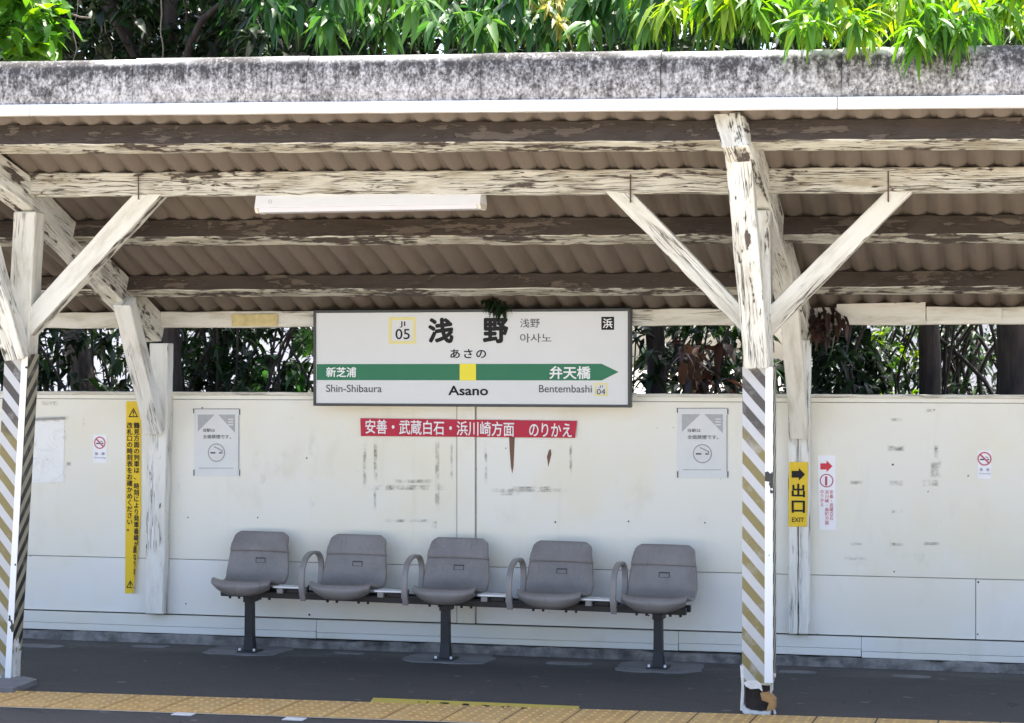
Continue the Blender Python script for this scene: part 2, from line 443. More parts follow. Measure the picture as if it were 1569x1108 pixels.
def mk_stripes(name, dark_top, pale, hue, period, slope, topz):
    """diagonal hazard stripes; the highest ones have kept a darker ink"""
    m, nt, b = new_mat(name); N = NB(nt); uv = N.sep(N.uv()); p = N.pos()
    w_ = N.noise(p, 14, 5, .6)
    t = N.math('ADD', N.math('MULTIPLY', uv[1], 1 / period), N.math('MULTIPLY', uv[0], slope / period))
    fr = N.math('FRACT', N.math('ADD', t, N.math('MULTIPLY', w_, .05)))
    st = N.math('MULTIPLY', N.ss(fr, .02, .06), N.math('SUBTRACT', 1, N.ss(fr, .52, .56)))
    big = N.noise(N.map(p, (8, 8, 8)), 1, 5, .65)
    ink = N.mix(N.ss(N.math('ADD', uv[1], N.math('MULTIPLY', w_, .25)), topz - .02, topz + .12), hue, dark_top)
    ink = N.mix(N.math('MULTIPLY', N.ss(big, .5, .75), .55), ink, tuple(x * .75 + .08 for x in pale))
    pl = N.mix(N.math('MULTIPLY', N.ss(big, .45, .8), .3), pale, tuple(x * .72 for x in pale))
    N.L(N.mix(st, pl, ink), b.inputs['Base Color']); b.inputs['Roughness'].default_value = .45
    N.L(N.bump(w_, .15, .004), b.inputs['Normal'])
    return m
MAT['stripe'] = mk_stripes('faded_olive_hazard_stripes', (.060, .052, .047), (.47, .475, .475), (.205, .165, .058), .128, 1.15, 1.50)
MAT['stripeside'] = mk_stripes('black_hazard_stripes', (.02, .018, .016), (.34, .31, .22), (.014, .013, .012), .110, -1.1, 1.45)
def mk_edge():
    m, nt, b = new_mat('chipped_white_corner_tape'); N = NB(nt); p = N.pos()
    a = N.noise(N.map(p, (9, 9, 7)), 1, 3, .5)
    N.L(N.mix(N.ss(a, .62, .635), (.80, .80, .78), (.02, .02, .02)), b.inputs['Base Color']); b.inputs['Roughness'].default_value = .4
    return m
MAT['edge'] = mk_edge()

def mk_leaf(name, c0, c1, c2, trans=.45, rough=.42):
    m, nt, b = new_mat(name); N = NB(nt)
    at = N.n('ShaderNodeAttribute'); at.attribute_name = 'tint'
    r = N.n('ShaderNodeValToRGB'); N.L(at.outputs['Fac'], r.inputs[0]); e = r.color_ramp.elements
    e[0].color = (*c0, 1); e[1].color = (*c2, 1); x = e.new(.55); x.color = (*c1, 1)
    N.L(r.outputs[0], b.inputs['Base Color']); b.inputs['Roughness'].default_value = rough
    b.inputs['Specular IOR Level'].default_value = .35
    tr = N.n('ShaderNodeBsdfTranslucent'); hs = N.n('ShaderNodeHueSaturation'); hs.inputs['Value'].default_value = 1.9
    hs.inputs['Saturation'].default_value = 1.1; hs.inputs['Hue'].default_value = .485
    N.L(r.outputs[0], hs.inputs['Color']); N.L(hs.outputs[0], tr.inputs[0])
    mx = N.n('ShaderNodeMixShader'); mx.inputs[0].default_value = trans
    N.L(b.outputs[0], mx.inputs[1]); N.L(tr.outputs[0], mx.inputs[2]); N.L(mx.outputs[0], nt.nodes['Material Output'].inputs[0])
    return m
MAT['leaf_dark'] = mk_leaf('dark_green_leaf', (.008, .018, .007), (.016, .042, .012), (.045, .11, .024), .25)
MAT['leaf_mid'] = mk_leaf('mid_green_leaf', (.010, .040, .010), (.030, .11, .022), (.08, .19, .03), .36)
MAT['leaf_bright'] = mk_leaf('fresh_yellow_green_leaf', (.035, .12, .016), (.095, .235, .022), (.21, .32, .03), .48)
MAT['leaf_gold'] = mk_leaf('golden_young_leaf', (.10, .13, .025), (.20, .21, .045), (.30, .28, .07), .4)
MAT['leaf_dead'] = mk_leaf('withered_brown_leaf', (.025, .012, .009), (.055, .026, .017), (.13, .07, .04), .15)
def mk_bark(name, lo, hi):
    m, nt, b = new_mat(name); N = NB(nt); p = N.pos()
    a = N.noise(N.map(p, (22, 22, 4)), 1, 6, .65)
    N.L(N.mix(N.ss(a, .3, .7), lo, hi), b.inputs['Base Color']); b.inputs['Roughness'].default_value = .9
    N.L(N.bump(a, .8, .02), b.inputs['Normal'])
    return m
MAT['bark'] = mk_bark('brown_grey_bark', (.04, .030, .023), (.15, .115, .09))
MAT['barkd'] = mk_bark('dark_bark', (.016, .012, .011), (.05, .038, .032))
MAT['vine'] = mk_bark('pale_dry_vine', (.10, .085, .065), (.27, .23, .18))

# ------------------------------------------------------------------ lettering
def text_mesh(s, offset=0.0, space_line=1.0, align='LEFT', space_char=1.0):
    c = bpy.data.curves.new('lettering', 'FONT'); c.body = s; c.size = 1.0; c.offset = offset
    c.space_line = space_line; c.align_x = align; c.space_character = space_char
    c.resolution_u = 4
    o = bpy.data.objects.new('lettering', c); COL.objects.link(o)
    dg = bpy.context.evaluated_depsgraph_get()
    me = bpy.data.meshes.new_from_object(o.evaluated_get(dg))
    bpy.data.objects.remove(o); bpy.data.curves.remove(c)
    return me
def text(s, rect, Y, mat, parent, name='lettering', offset=0.0, lift=.002, rot=0.0, **kw):
    """lettering fitted to the rectangle it fills in the photo, on the plane Y; offset makes it bolder (em)"""
    me = text_mesh(s, 0.0, **kw)
    x0, y0, x1, y1 = rect; xm, ym = (x0 + x1) / 2, (y0 + y1) / 2
    a, b = P(x0, ym, Y), P(x1, ym, Y); t, bo = P(xm, y0, Y), P(xm, y1, Y)
    n = len(me.vertices); co = np.empty(n * 3, 'f'); me.vertices.foreach_get('co', co); co = co.reshape(-1, 3)
    faces = [tuple(p.vertices) for p in me.polygons]; bpy.data.meshes.remove(me)
    lo, hi = co.min(0), co.max(0); sp = np.maximum(hi - lo, 1e-6)
    kx, kz = (b.x - a.x) / (sp[0] + 2 * offset), (t.z - bo.z) / (sp[1] + 2 * offset)
    dirs = [(0, 0)]
    if offset: dirs += [(math.cos(q * math.pi / 4), math.sin(q * math.pi / 4)) for q in range(8)]
    V, F_ = [], []
    for i, (dx, dz) in enumerate(dirs):
        w = np.empty_like(co)
        w[:, 0] = a.x + (co[:, 0] - lo[0] + offset * (1 + dx)) * kx
        w[:, 1] = Y - lift - i * .00006
        w[:, 2] = bo.z + (co[:, 1] - lo[1] + offset * (1 + dz)) * kz
        if rot: w[:, 2] += np.tan(rot) * (w[:, 0] - (a.x + b.x) / 2)
        V += [tuple(p) for p in w]; F_ += [tuple(v + i * n for v in f) for f in faces]
    me = bpy.data.meshes.new(name); me.from_pydata(V, [], F_); me.update()
    return link_mesh(name, me, mat, parent)
def sheet(mb, pts, Y, lift=0.0, mi=0):
    """flat polygon with photo corners pts on plane Y"""
    mb.face([P(x, y, Y) - Vector((0, lift, 0)) for x, y in pts], mi=mi,
            uv=[(0, 1), (0, 0), (1, 0), (1, 1)] if len(pts) == 4 else None)
def slab(name, pts, Y, th, mat, parent=None, bevel=0):
    """polygon with photo outline pts (any order round it), th thick, its front on plane Y"""
    q = [P(x, y, Y) for x, y in pts]
    area = sum(a.x * b.z - b.x * a.z for a, b in zip(q, q[1:] + q[:1]))
    if area < 0: q = q[::-1]
    mb = MB(); n = len(q)
    mb.face(q); back = [p + Vector((0, th, 0)) for p in q]; mb.face(back[::-1])
    for i in range(n):
        j = (i + 1) % n; mb.face([q[j], q[i], back[i], back[j]])
    o = mb.build(name, mat, parent)
    bm = bmesh.new(); bm.from_mesh(o.data); bmesh.ops.remove_doubles(bm, verts=bm.verts, dist=1e-5); bmesh.ops.recalc_face_normals(bm, faces=bm.faces); bm.to_mesh(o.data); bm.free()
    if bevel:
        m = o.modifiers.new('bevel', 'BEVEL'); m.width = bevel; m.segments = 2; m.limit_method = 'ANGLE'
    return o
def ring(mb, c, r0, r1, a0=0, a1=2 * math.pi, n=36, lift=0):
    for k in range(n):
        t0, t1 = a0 + (a1 - a0) * k / n, a0 + (a1 - a0) * (k + 1) / n
        f = lambda r, t: (c.x + r * math.cos(t), c.y - lift, c.z + r * math.sin(t))
        mb.face([f(r0, t0), f(r1, t0), f(r1, t1), f(r0, t1)])

# ------------------------------------------------------------------ ground and platform
YW = 12.05
mb = MB(); mb.face([(-900, -600, -1.12), (900, -600, -1.12), (900, 900, -1.12), (-900, 900, -1.12)])
tag(mb.build('ground', MAT['ballast']), kind='structure')
mb = MB(); mb.box((-14, 9.0, -1.11), (8, 12.40, 0))
tag(mb.build('platform', MAT['asphalt']), kind='structure')
mb = MB(); mb.box((-14, 8.55, -1.11), (8, 8.996, .004))
tag(mb.build('platform_edge', MAT['coping'], bevel=.015), kind='structure')
mb = MB(); mb.box((-40, 12.404, -1.11), (40, 19.5, -.03))
tag(mb.build('back_soil', MAT['soil']), kind='structure')

# tactile paving: one gently bent row of tiles
def tile_edge(X):           # (top Y, bottom Y) of the row
    t = (X + 5.1) / 3.75
    return 10.075 + .205 * t, 9.600 + .205 * t
tp = empty('tactile_paving', (-3, 9.9, 0)); tag(tp, kind='structure')
mt, md = MB(), MB()
pitch = .300; x0 = -5.135 - pitch * 9
for k in range(34):
    xa = x0 + k * pitch + .0045; xb = x0 + (k + 1) * pitch - .0045
    def tpt(u, v, z=.006):
        X = xa + (xb - xa) * u; t, bb = tile_edge(X); return (X + (v - 1) * .02, bb + (t - bb) * v, z)
    c = [tpt(0, 0), tpt(1, 0), tpt(1, 1), tpt(0, 1)]
    mt.face(c)
    lo = [(p[0], p[1], -.002) for p in c]
    for i in range(4): j = (i + 1) % 4; mt.face([c[i], lo[i], lo[j], c[j]])
    for i in range(5):
        for j in range(7):
            cx, cy, _ = tpt((i + .5) / 5, (j + .5) / 7)
            r = .011
            top = [(cx + r * .6 * math.cos(a), cy + r * .6 * math.sin(a), .0105) for a in [q * math.pi / 3 for q in range(6)]]
            bot = [(cx + r * math.cos(a), cy + r * math.sin(a), .0055) for a in [q * math.pi / 3 for q in range(6)]]
            md.face(top)
            for q in range(6): md.face([bot[q], bot[(q + 1) % 6], top[(q + 1) % 6], top[q]])
mt.build('tile_row', MAT['tile'], tp)
md.build('tile_dots', MAT['dot'], tp)
mr = MB()
for k in range(60):
    X = x0 + k * .17; t, bb = tile_edge(X); t2, b2 = tile_edge(X + .17)
    j0, j1 = random.uniform(.012, .03), random.uniform(.012, .03)
    mr.face([(X - .02, bb - .02, .0035), (X + .15, b2 - .02, .0035), (X + .15, b2 - .001, .0035), (X - .02, bb - .001, .0035)])
mr.build('mortar_rim', MAT['rim'], tp)
mr = MB(); a, b = x0, x0 + 34 * pitch
mr.face([(a, tile_edge(a)[1] - .001, .002), (b, tile_edge(b)[1] - .001, .002), (b, tile_edge(b)[0] + .004, .002), (a, tile_edge(a)[0] + .004, .002)])
mr.build('tile_joint', MAT['gap'], tp)

# yellow boarding sheet on the floor behind the tiles
fs = empty('floor_sheet', G(728, 1078), 'long yellow floor sheet with worn black characters lying along the back of the yellow tiles', 'floor sign')
q = [G(572, 1069, .004), G(566, 1078, .004), G(885, 1088, .004), G(888, 1082, .004)]
mb = MB(); mb.face(q); qs = [Vector(p) - Vector((0, 0, .0035)) for p in q]
for i in range(4): j = (i + 1) % 4; mb.face([q[j], q[i], qs[i], qs[j]])
mb.build('sheet', MAT['floorsheet'], fs)
mb = MB()
random.seed(3)
for cx, wd_ in ((642, 4), (655, 4), (679, 15), (711, 17), (743, 15), (774, 15), (801, 10)):
    mb = MB()
    for k in range(4 if wd_ > 5 else 2):
        u0 = cx - wd_ / 2 + random.uniform(0, wd_ * .6); yy = 1074.2 + (cx - 642) * .062 + random.uniform(-.5, 1.4)
        mb.face([G(u0, yy + 1.2, .006), G(u0 + wd_ * .5, yy + 1.4, .006), G(u0 + wd_ * .5, yy, .006), G(u0, yy - .2, .006 + k * .0004)])
    mb.build('worn_character', MAT['black'], fs)
for i, (px, py, lb) in enumerate(((281, 1095, 'small scuffed white square marker on the asphalt before the tiles, the left one'),
                                  (451, 1102.5, 'small scuffed white square marker on the asphalt before the tiles, the right one'))):
    c = G(px, py); mb = MB(); mb.box((c.x - .055, c.y - .035, 0), (c.x + .055, c.y + .035, .005))
    tag(mb.build('floor_marker', MAT['floorwhite'], bevel=.002), lb, 'floor marker', 'white floor markers')

# grey concrete patches in the asphalt (structure: set into the platform)
def patch(px, py, sx, sy, z=.006, seed=0):
    c = G(px, py); r = random.Random(seed); mb = MB(); pts = []
    n = 28
    for k in range(n):
        a = 2 * math.pi * k / n
        cx, cy = math.cos(a), math.sin(a)
        e = 1 / (abs(cx) ** 4 + abs(cy) ** 4) ** .25
        f = e * (1 + r.uniform(-.07, .07))
        pts.append((c.x + cx * f * sx / 2, c.y + cy * f * sy / 2, z))
    mb.face(pts); low = [(p[0], p[1], -.01) for p in pts]
    for i in range(n): mb.face([pts[i], low[i], low[(i + 1) % n], pts[(i + 1) % n]])
    tag(mb.build('concrete_patch', MAT['pad']), kind='structure')
patch(382, 997, .50, .42, seed=1); patch(690, 1009, .52, .44, seed=2); patch(1012, 1023, .50, .42, seed=3)
for i, (px, py, s) in enumerate(((535, 1001, .16), (872, 1017, .22), (1222, 1030, .18), (1396, 1037, .18), (230, 991, .2), (60, 990, .26))):
    patch(px, py, s * 1.2, s * .5, seed=10 + i, z=.004)

# ------------------------------------------------------------------ back wall
wall = empty('platform_wall', (-3, YW, 0), 'cream painted board wall with stained panels and grey footing at the back of the platform', 'wall')
XL, XR = -9.5, 3.2
ZT, ZS, ZB, ZF = 1.604, .537, .185, .062
mb = MB(); mb.box((XL, YW + .022, 0.05), (XR, YW + .10, ZT - .02)); mb.build('wall_core', MAT['gap'], wall)
def zfoot(x): return 0
def panels(name, xs, z0, z1, mat, y=YW, g=.0035):
    for a, b in zip(xs, xs[1:]):
        mb = MB(); mb.box((a + g / 2, y, z0 + g / 2), (b - g / 2, y + .02, z1 - g / 2))
        mb.build(name, mat, wall, bevel=.0025, seg=1)
X_ = lambda px, Y=YW: P(px, 700, Y).x
up = [XL, -7.9, X_(40 - 300), X_(236), X_(714), X_(1222), XR - 1.6, XR]
up = [XL, -8.0, X_(236), X_(714), X_(1222), X_(1700), XR]
panels('wall_panel', up, ZS, ZT - .045, MAT['wall'])
lo = [XL, -8.0, X_(236), X_(714), X_(1222), X_(1495), X_(1800), XR]
panels('lower_panel', lo, ZB, ZS, MAT['wall2'])
mb = MB(); mb.box((XL, YW - .004, ZT - .044), (XR, YW + .02, ZT - .018)); mb.build('rail_trim', MAT['wall'], wall, bevel=.002)
mb = MB(); timber_into(mb, [(XL, YW + .02, ZT - .008), (XR, YW + .02, ZT - .008)], .075, .02); o = mb.build('top_rail', MAT['clean'], wall, bevel=.004); fix_normals(o)
bs = [XL, -7.0, X_(486), X_(1040), X_(1320), X_(1900), XR]
for i, (a, b) in enumerate(zip(bs, bs[1:])):
    d = random.uniform(-.004, .004)
    mb = MB(); mb.box((a + .001, YW - .018, ZF + d + (.045 if i % 2 else .038)), (b - .001, YW + .019, ZB - .006)); mb.build('base_board', MAT['base'], wall, bevel=.003)
    mb = MB(); mb.box((a + .002, YW - .0165, ZF + d), (b - .002, YW + .019, ZF + d + (.0435 if i % 2 else .0365))); mb.build('base_board', MAT['base'], wall, bevel=.003)
# footing: rough kerb
mf = MB(); nx = 120
rr = random.Random(5)
prof = [[(YW - .030 + rr.uniform(-.008, .008), 0 - .005), (YW - .026 + rr.uniform(-.010, .010), .03), (YW - .020 + rr.uniform(-.008, .008), .058 + rr.uniform(-.012, .006)), (YW + .06, .06)] for _ in range(nx + 1)]
for k in range(nx):
    xa, xb = XL + (XR - XL) * k / nx, XL + (XR - XL) * (k + 1) / nx
    for j in range(3):
        a, b = prof[k][j], prof[k][j + 1]; c, d = prof[k + 1][j + 1], prof[k + 1][j]
        mf.face([(xa, *a), (xb, *d), (xb, *c), (xa, *b)])
mf.build('footing', MAT['footing'], wall)
# batten in the middle
mb = MB(); mb.box((X_(701), YW - .011, ZB + .002), (X_(728), YW + .001, ZT - .047)); mb.build('batten', MAT['wallpost'] if 0 else MAT['wall'], wall, bevel=.002)
mb = MB(); mb.box((X_(699.8), YW - .002, ZB + .002), (X_(700.8), YW + .001, ZT - .047)); mb.build('crack', MAT['gap'], wall)
mb = MB(); mb.box((X_(728.9), YW - .003, ZB + .002), (X_(729.9), YW + .001, ZT - .047)); mb.build('crack', MAT['gap'], wall)

# marks left on the wall
def mark(px0, py0, px1, py1, mat, lift=.0015):
    mb = MB(); sheet(mb, [(px0, py0), (px0, py1), (px1, py1), (px1, py0)], YW, lift)
    mb.build('stain_mark', MAT[mat], wall)
for r in ((572, 668, 579, 745), (572, 750, 577, 782), (666, 668, 674, 790), (600, 734, 668, 741), (560, 742, 690, 752), (585, 795, 668, 801),
          (660, 797, 671, 812), (742, 672, 747, 745), (872, 672, 877, 745), (780, 745, 850, 750), (745, 748, 875, 755), (765, 752, 800, 760),
          (556, 672, 562, 750), (690, 672, 694, 740),
          (1300, 736, 1325, 743), (1360, 735, 1385, 745), (1412, 734, 1440, 746), (1302, 831, 1323, 836), (1362, 831, 1388, 837), (1413, 830, 1442, 836),
          (1362, 640, 1384, 646), (1358, 682, 1388, 692), (1424, 704, 1444, 734), (1431, 680, 1438, 706), (1364, 781, 1384, 787), (1290, 853, 1330, 859), (1418, 626, 1434, 632),
          (57, 614, 92, 622), (101, 707, 110, 715), (126, 640, 130, 655)):
    mark(*r, 'grime')
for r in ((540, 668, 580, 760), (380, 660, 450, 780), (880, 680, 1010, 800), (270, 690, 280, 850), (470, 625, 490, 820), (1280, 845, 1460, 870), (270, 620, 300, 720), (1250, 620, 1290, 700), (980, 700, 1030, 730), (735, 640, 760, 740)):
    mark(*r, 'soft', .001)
def blade(pts, mat='peel'):
    mb = MB(); mb.face([P(x, y, YW) - Vector((0, .002, 0)) for x, y in pts], uv=[(.5, .5)] * len(pts)); mb.build('paint_peel', MAT[mat], wall)
blade([(780, 668), (781, 690), (783, 716), (785, 726), (787, 714), (788, 690), (789, 668)])
blade([(841, 690), (838, 700), (839, 706), (840, 716), (842, 708), (845, 696), (844, 688)])
for px, py, s in ((310, 625, 1.3), (456, 1, 0), (963, 799, 1.4), (851, 800, 1.5), (1080, 801, 1.2), (1368, 712, 1.6), (470, 702, 1.4), (285, 925, 1.2), (395, 793, 1.2), (288, 793, 1.2), (1498, 972, 1.2), (1499, 892, 1.5), (994, 943, 1.3), (1370, 876, 1.2), (775, 687, 1), (474, 942, 1.8)):
    if s:
        mb = MB(); c = P(px, py, YW); ring(mb, c + Vector((0, -.0018, 0)), .0005, s * .0040, n=8); mb.build('nail_mark', MAT['gap'], wall)

# ------------------------------------------------------------------ canopy
can = empty('platform_canopy', (-3, 11, 0), 'old timber platform canopy with flaking cream paint, corrugated roof and striped posts', 'canopy')
YE = 9.70
def tw(Y): return .0214 * (12 - Y) / 2.2
def zr(X, Y): return 2.115 + .418 * (12 - Y) - tw(Y) * (X + 2.6)
# corrugated sheets
RX0, RX1 = -9.3, 3.1
wv, amp = .130, .029
nx = int((RX1 - RX0) / wv * 12); ys = [9.74, 10.2, 10.7, 11.2, 11.62, 12.0, 12.2]
mb = MB()
idx = {}
for j, y in enumerate(ys):
    for i in range(nx + 1):
        x = RX0 + (RX1 - RX0) * i / nx
        idx[i, j] = len(mb.v)
        mb.v.append((x, y, zr(x, y) + 2 * amp * (1 - abs(math.sin(math.pi * (x - (y - 11) * .083) / wv)) ** .85)))
for j in range(len(ys) - 1):
    for i in range(nx):
        f = (idx[i, j], idx[i + 1, j], idx[i + 1, j + 1], idx[i, j + 1]); mb.f.append(f); mb.mi.append(0)
        mb.uv.append([(mb.v[k][0], mb.v[k][1]) for k in f])
o = mb.build('corrugated_roof', MAT['slate'], can, smooth=True)
s = o.modifiers.new('solid', 'SOLIDIFY'); s.thickness = .007; s.offset = 1

def along(Y, dz, x0=RX0, x1=RX1, step=1.0):
    n = int((x1 - x0) / step)
    return [Vector((x0 + (x1 - x0) * k / n, Y, zr(x0 + (x1 - x0) * k / n, Y) + dz)) for k in range(n + 1)]
tilt = Vector((0, -math.cos(R(22.5)), math.sin(R(22.5))))
mats2 = [MAT['under'], MAT['bare']]
for Y, hh, ww in ((9.86, .120, .105), (10.86, .112, .115), (11.52, .100, .105)):
    timber('purlin', along(Y + .028, -.008 - hh * .46), ww, hh, mats2, can, side=tilt, mats=(1, 0, 1, 0), rough=.004, seg=.10)
timber('main_beam', along(10.385, -.044), .09, .128, [MAT['beam']], can, rough=.004, seg=.10)
timber('wall_plate', along(12.01, -.046), .10, .100, [MAT['beam'] if 0 else MAT['clean']], can, rough=.004)
# a paler repair piece on the plate and its rusty label
o = slab('repair_board', [(1282, 466), (1418, 463), (1418, 493), (1282, 497)], 11.945, .012, MAT['clean'], can)
o = slab('repair_board', [(1420, 470), (1535, 472), (1535, 490), (1420, 492)], 11.945, .012, MAT['clean'], can)
o = slab('label_plate', [(355, 482), (425, 481), (425, 499), (355, 500)], 11.945, .008, MAT['plate'], can)

# eave cap of lichened cement, in lengths, and the white flashing below it
def eave_z(x, base): return base - .0214 * (x + 2.5)
def xe(px): return P(px, 120, YE).x
cuts = [RX0, xe(-330), xe(-60), xe(203), xe(470), xe(737), xe(1012), xe(1290), xe(1570), xe(1850), RX1]
for k, (a, b) in enumerate(zip(cuts, cuts[1:])):
    off = (k % 2) * .003 + random.uniform(-.002, .002)
    pr = [(YE + .012, 3.085), (YE + .004, 3.094), (YE + .002, 3.16), (YE + .004, 3.23), (YE + .010, 3.285), (YE + .028, 3.315), (YE + .055, 3.330), (YE + .09, 3.328), (YE + .40, 3.215), (YE + .40, 3.20), (YE + .09, 3.312), (YE + .045, 3.30), (YE + .03, 3.27), (YE + .024, 3.09)]
    mb = MB(); n = max(2, int((b - a) / .1)); P_ = len(pr)
    for i in range(n + 1):
        x = a + .0015 + (b - a - .003) * i / n
        for (y, z) in pr: mb.v.append((x, y - off + random.uniform(-.0012, .0012), eave_z(x, z + off)))
    for i in range(n):
        for j in range(P_):
            f = (i * P_ + j, (i + 1) * P_ + j, (i + 1) * P_ + (j + 1) % P_, i * P_ + (j + 1) % P_)
            mb.f.append(f); mb.mi.append(0); mb.uv.append([(0, 0)] * 4)
    for i in (0, n): mb.f.append(tuple(range(i * P_, (i + 1) * P_))); mb.mi.append(0); mb.uv.append([(0, 0)] * P_)
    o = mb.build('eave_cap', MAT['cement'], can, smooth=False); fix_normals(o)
    o.data.polygons.foreach_set('use_smooth', [len(p.vertices) == 4 for p in o.data.polygons])
fc = [RX0, xe(47), xe(1283), RX1]
for a, b in zip(fc, fc[1:]):
    timber('fascia_strip', [(a + .002, YE + .010, eave_z(a, 3.064)), (b - .002, YE + .010, eave_z(b, 3.064))], .05, .056, MAT['strip'], can, rough=.001, bevel=.003)

# frames: post, rafter, struts, braces
def vbox(name, b0, b1, t0, t1, y0, y1, mat, bevel=.004):
    """upright timber between pixel columns (b0, b1) at the bottom pixel and (t0, t1) at the top, given as ((x0,x1,y))"""
YP = 10.33
def post(bl, br, by, tl, tr, ty, depth, mat, name='post', Y=YP, extra=()):
    B0, B1 = P(bl, by, Y), P(br, by, Y); T0, T1 = P(tl, ty, Y), P(tr, ty, Y)
    mb = MB(); n = 24; rings = []
    for k in range(n + 1):
        t = k / n; a = B0.lerp(T0, t); b = B1.lerp(T1, t); z = (a.z + b.z) / 2; r = .0022
        j = lambda: random.uniform(-r, r)
        rings.append([(a.x + j(), Y + j(), z), (b.x + j(), Y + j(), z), (b.x + j(), Y + depth, z), (a.x + j(), Y + depth, z)])
    u0 = random.random() * 40
    for k in range(n):
        for q in range(4):
            c = [rings[k][q], rings[k][(q + 1) % 4], rings[k + 1][(q + 1) % 4], rings[k + 1][q]]
            z0, z1 = rings[k][0][2], rings[k + 1][0][2]; v = u0 + q * .3
            mb.face(c, uv=[(z0 + u0, v), (z0 + u0, v + .14), (z1 + u0, v + .14), (z1 + u0, v)])
    mb.face(rings[0][::-1]); mb.face(rings[-1])
    o = mb.build(name, mat, can)
    bm = bmesh.new(); bm.from_mesh(o.data); bmesh.ops.remove_doubles(bm, verts=bm.verts, dist=1e-5); bmesh.ops.recalc_face_normals(bm, faces=bm.faces); bm.to_mesh(o.data); bm.free()
    m = o.modifiers.new('bevel', 'BEVEL'); m.width = .006; m.segments = 1; m.limit_method = 'ANGLE'; m.angle_limit = R(50)
    return o
def cover(parent, bl, br, by, tl, tr, ty, Y, side=False, mat=None, depth=.12, lift=.004, name='stripe_cover', vals=None):
    """thin striped sheet fixed on the front (or right-hand) face of a post"""
    mb = MB(); n = 16
    B0, B1 = P(bl, by, Y), P(br, by, Y); T0, T1 = P(tl, ty, Y), P(tr, ty, Y)
    rows = []
    for k in range(n + 1):
        t = k / n; a = B0.lerp(T0, t); b = B1.lerp(T1, t); z = (a.z + b.z) / 2
        if not side: rows.append(((a.x, Y - lift, z), (b.x, Y - lift, z)))
        else: rows.append(((b.x + lift, Y + .004, z), (b.x + lift, Y + depth, z)))
    wd = depth if side else (B1.x - B0.x)
    for k in range(n):
        (a, b), (d, c) = rows[k], rows[k + 1]
        mb.face([a, b, c, d], uv=[(0, a[2]), (wd, b[2]), (wd, c[2]), (0, d[2])])
    o = mb.build(name, mat, parent)
    s = o.modifiers.new('solid', 'SOLIDIFY'); s.thickness = .003; s.offset = 0
    return o

POSTS = {}
# right-hand frame
pr_ = post(1138, 1183, 1050, 1137, 1180, 322, .125, MAT['post']); POSTS['r'] = pr_
cover(pr_, 1137, 1172, 1046, 1138, 1173, 562, YP, mat=MAT['stripe'])
cover(pr_, 1137, 1183.5, 1040, 1138, 1183.5, 562, YP, side=True, mat=MAT['stripeside'], depth=.12)
cover(pr_, 1171.5, 1184.5, 1046, 1173, 1184.5, 562, YP, mat=MAT['edge'], lift=.007, name='corner_tape')
# left-hand frame
pl_ = post(-16, 15, 1046, 20, 54, 324, .125, MAT['clean']); POSTS['l'] = pl_
cover(pl_, -18, 8.5, 1046, 8, 35, 543, YP, mat=MAT['stripe'])
cover(pl_, -18, 16.5, 1000, 8, 43.5, 543, YP, side=True, mat=MAT['stripeside'], depth=.12)
cover(pl_, 8, 17, 1046, 34.5, 44, 543, YP, mat=MAT['edge'], lift=.007, name='corner_tape')

def rafter(front, mid, back, wd=.13, ht=.13):
    f, m, b = P(*front), P(*mid), P(*back)
    d = Vector((0, 0, ht / 2))
    o = timber('rafter', [f + d, m + d, b + d], wd, ht, MAT['post'], can, side=Vector((1, 0, 0)), rough=.004, bevel=.006)
    base = wloc(can)
    for v in o.data.vertices:                    # the eave end is cut askew
        p = v.co + base
        if p.y < f.y + .12 and p.z > f.z + ht * .5: v.co.x -= .045; v.co.y -= .02
rafter((1128, 229, 9.79), (1161, 318, 10.37), (1226, 524, 12.0), .135, .19)
rafter((-75, 243, 9.79), (37, 322, 10.37), (237, 526, 12.0), .125, .175)
# front struts (post up to the eave end of the rafter)
def strut(bot, top, wd, ht, mat, name='strut'):
    timber(name, [P(*bot), P(*top)], wd, ht, mat, can, side=Vector((1, 0, 0)), rough=.003, bevel=.005)
strut((1161, 560, YP - .055), (1131, 226, 9.92), .125, .10, MAT['post'])
strut((27, 548, YP - .055), (-62, 240, 9.92), .125, .10, MAT['post'])
# wall struts
strut((1225, 668, 11.93), (1204, 385, 11.42), .105, .09, MAT['clean'])
strut((238, 660, 11.93), (190, 462, 11.42), .115, .10, MAT['wallpost'])
